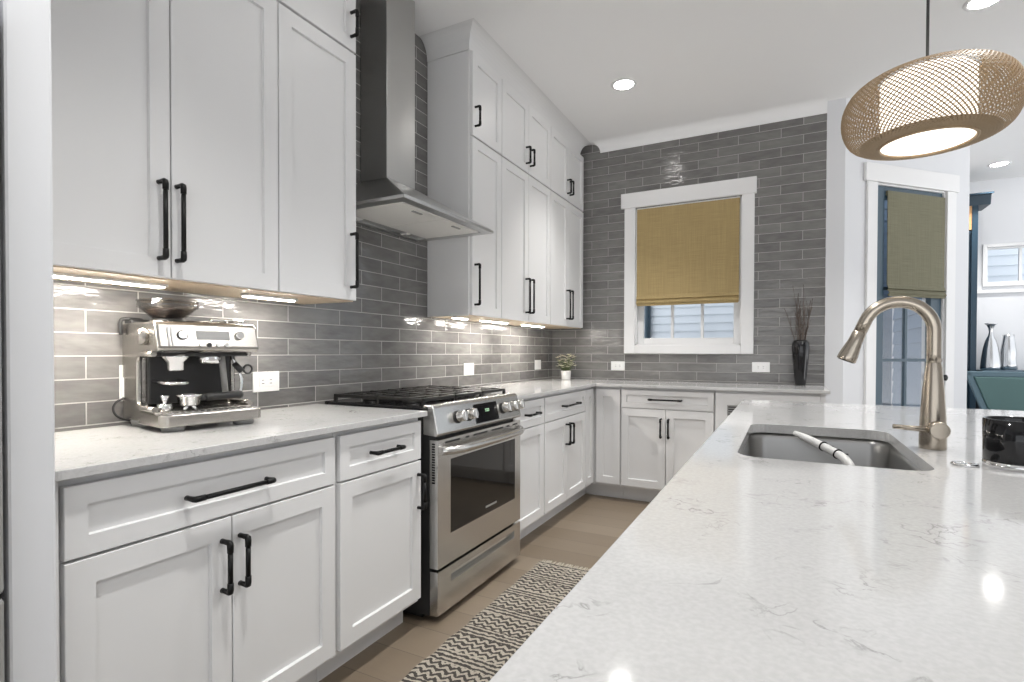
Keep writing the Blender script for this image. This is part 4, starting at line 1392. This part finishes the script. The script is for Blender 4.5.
# ------------------------------------------------------------------ far room
t = thing('bookcase', 'tall deep-blue built-in bookcase with crown in the far room', 'bookcase', (1.57, 7.36, 0))
kx0, kx1, ky0, ky1 = AE.x + .01, 1.779, 7.18, YFAR - .003
b = B()
box(b, kx0, kx0 + .03, ky0, ky1, 0, 2.81); box(b, kx1 - .05, kx1, ky0, ky1, 0, 2.81)
box(b, kx0 + .03, kx1 - .05, ky0, ky1, 2.75, 2.81); box(b, kx0 + .03, kx1 - .05, ky0, ky1, 0, .1)
for z in (.55, 1.0, 1.2, 2.42): box(b, kx0 + .03, kx1 - .05, ky0 + .01, ky1, z, z + .028)
box(b, kx0 + .03, kx1 - .05, ky0 + .02, ky0 + .04, .1, 2.42)
obj('case', b, NAVY, t)
b = B(); box(b, kx0 + .03, kx1 - .05, ky0 + .004, ky0 + .02, 2.46, 2.75); obj('wood_door', b, OAK, t)
b = B()
prism(b, [(0, 2.71), (.02, 2.81), (.10, 2.80), (.10, 2.815), (-.30, 2.815), (-.30, 2.71)], kx0, kx1 + .10, lambda p, q, s: Vector((s, ky0 - p, q)))
obj('crown', b, NAVY, t)

t = thing('console_table', 'dark blue console cabinet holding silver vases in the far room', 'console', (2.3, 7.33, 0))
b = B(); box(b, 1.82, 2.74, 7.12, YFAR - .025, .955, .985, .004); obj('top', b, SLATE, t)
b = B(); box(b, 1.84, 2.72, 7.16, YFAR - .03, .05, .955); obj('body', b, NAVY, t)
b = B()
for k in range(2): shaker(b, 1.86 + k * .43, 2.27 + k * .43, .12, .93, MBK(7.142), .06)
obj('doors', b, NAVY, t)
b = B()
for (x, y) in ((1.87, 7.2), (2.69, 7.2), (1.87, 7.48), (2.69, 7.48)): box(b, x - .02, x + .02, y - .02, y + .02, 0, .06)
obj('feet', b, NAVY, t)
b = B(); v1 = (1.925, 7.30, .985)
lathe(b, [(0, 0), (.072, 0), (.084, .008), (.085, .03), (.078, .12), (.064, .23), (.046, .31), (.024, .36), (.016, .40), (.022, .44), (.038, .475), (.056, .49), (.053, .49), (.016, .44), (.012, .40), (.012, .1), (0, .1)], v1, 32)
single('bottle_vase', b, SILVER, 'silver bottle-shaped vase with flared lip in the far room', 'vase', v1, 'silver vases on the console')
b = B(); v2 = (2.085, 7.36, .985)
lathe(b, [(0, 0), (.062, 0), (.074, .01), (.070, .06), (.062, .12), (.067, .18), (.056, .27), (.046, .34), (.048, .37), (.045, .37), (.040, .34), (.04, .1), (0, .1)], v2, 32)
single('tapered_vase', b, SILVER, 'silver tapered vase, right of the bottle-shaped one', 'vase', v2, 'silver vases on the console')

CHAIRF = mat('grey_blue_frame', (.10, .165, .20), .4, bump=((60, 60, 60), .05, .0005))
# teal chair: reclined upholstered back in a blue frame
cx0 = 1.56
t = thing('lounge_chair', 'teal lounge chair with reclined framed back in the far room', 'chair', (2.0, 6.45, 0), 0)
def fc_(v): return Vector((cx0 + v[0] + .32 * (.95 - v[2]), 6.50 - v[1] - .15 * (.95 - v[2]), v[2] + .035))
wd = .42
b = B()
box(b, -.04, 0.01, -.02, .03, .40, .95, .008, f=fc_); box(b, wd - .01, wd + .04, -.02, .03, .40, .95, .008, f=fc_)
box(b, -.04, wd + .04, -.02, .03, .905, .955, .008, f=fc_)
obj('back_frame', b, CHAIRF, t)
b = B(); box(b, .01, wd - .01, -.012, .04, .45, .905, .012, f=fc_)
obj('back_cushion', b, TEALF, t)
b = B(); box(b, 1.66, 2.26, 5.75, 6.42, .33, .43, .03); obj('seat', b, TEALF, t)
b = B(); box(b, 1.63, 2.29, 5.73, 6.45, .27, .33, .008); obj('seat_frame', b, CHAIRF, t)
for (x, y) in ((1.66, 5.77), (2.26, 5.77), (1.66, 6.41), (2.26, 6.41)):
    b = B(); tube(b, [(x, y, .28), (x, y, 0)], [.022, .015], 10); obj('leg', b, CHAIRF, t)
for x in (1.645, 2.275):
    b = B(); box(b, x - .022, x + .022, 5.78, 6.36, .60, .635, .008); box(b, x - .02, x + .02, 5.78, 5.82, .33, .60, .005); box(b, x - .02, x + .02, 6.30, 6.34, .33, .60, .005)
    obj('armrest', b, CHAIRF, t)
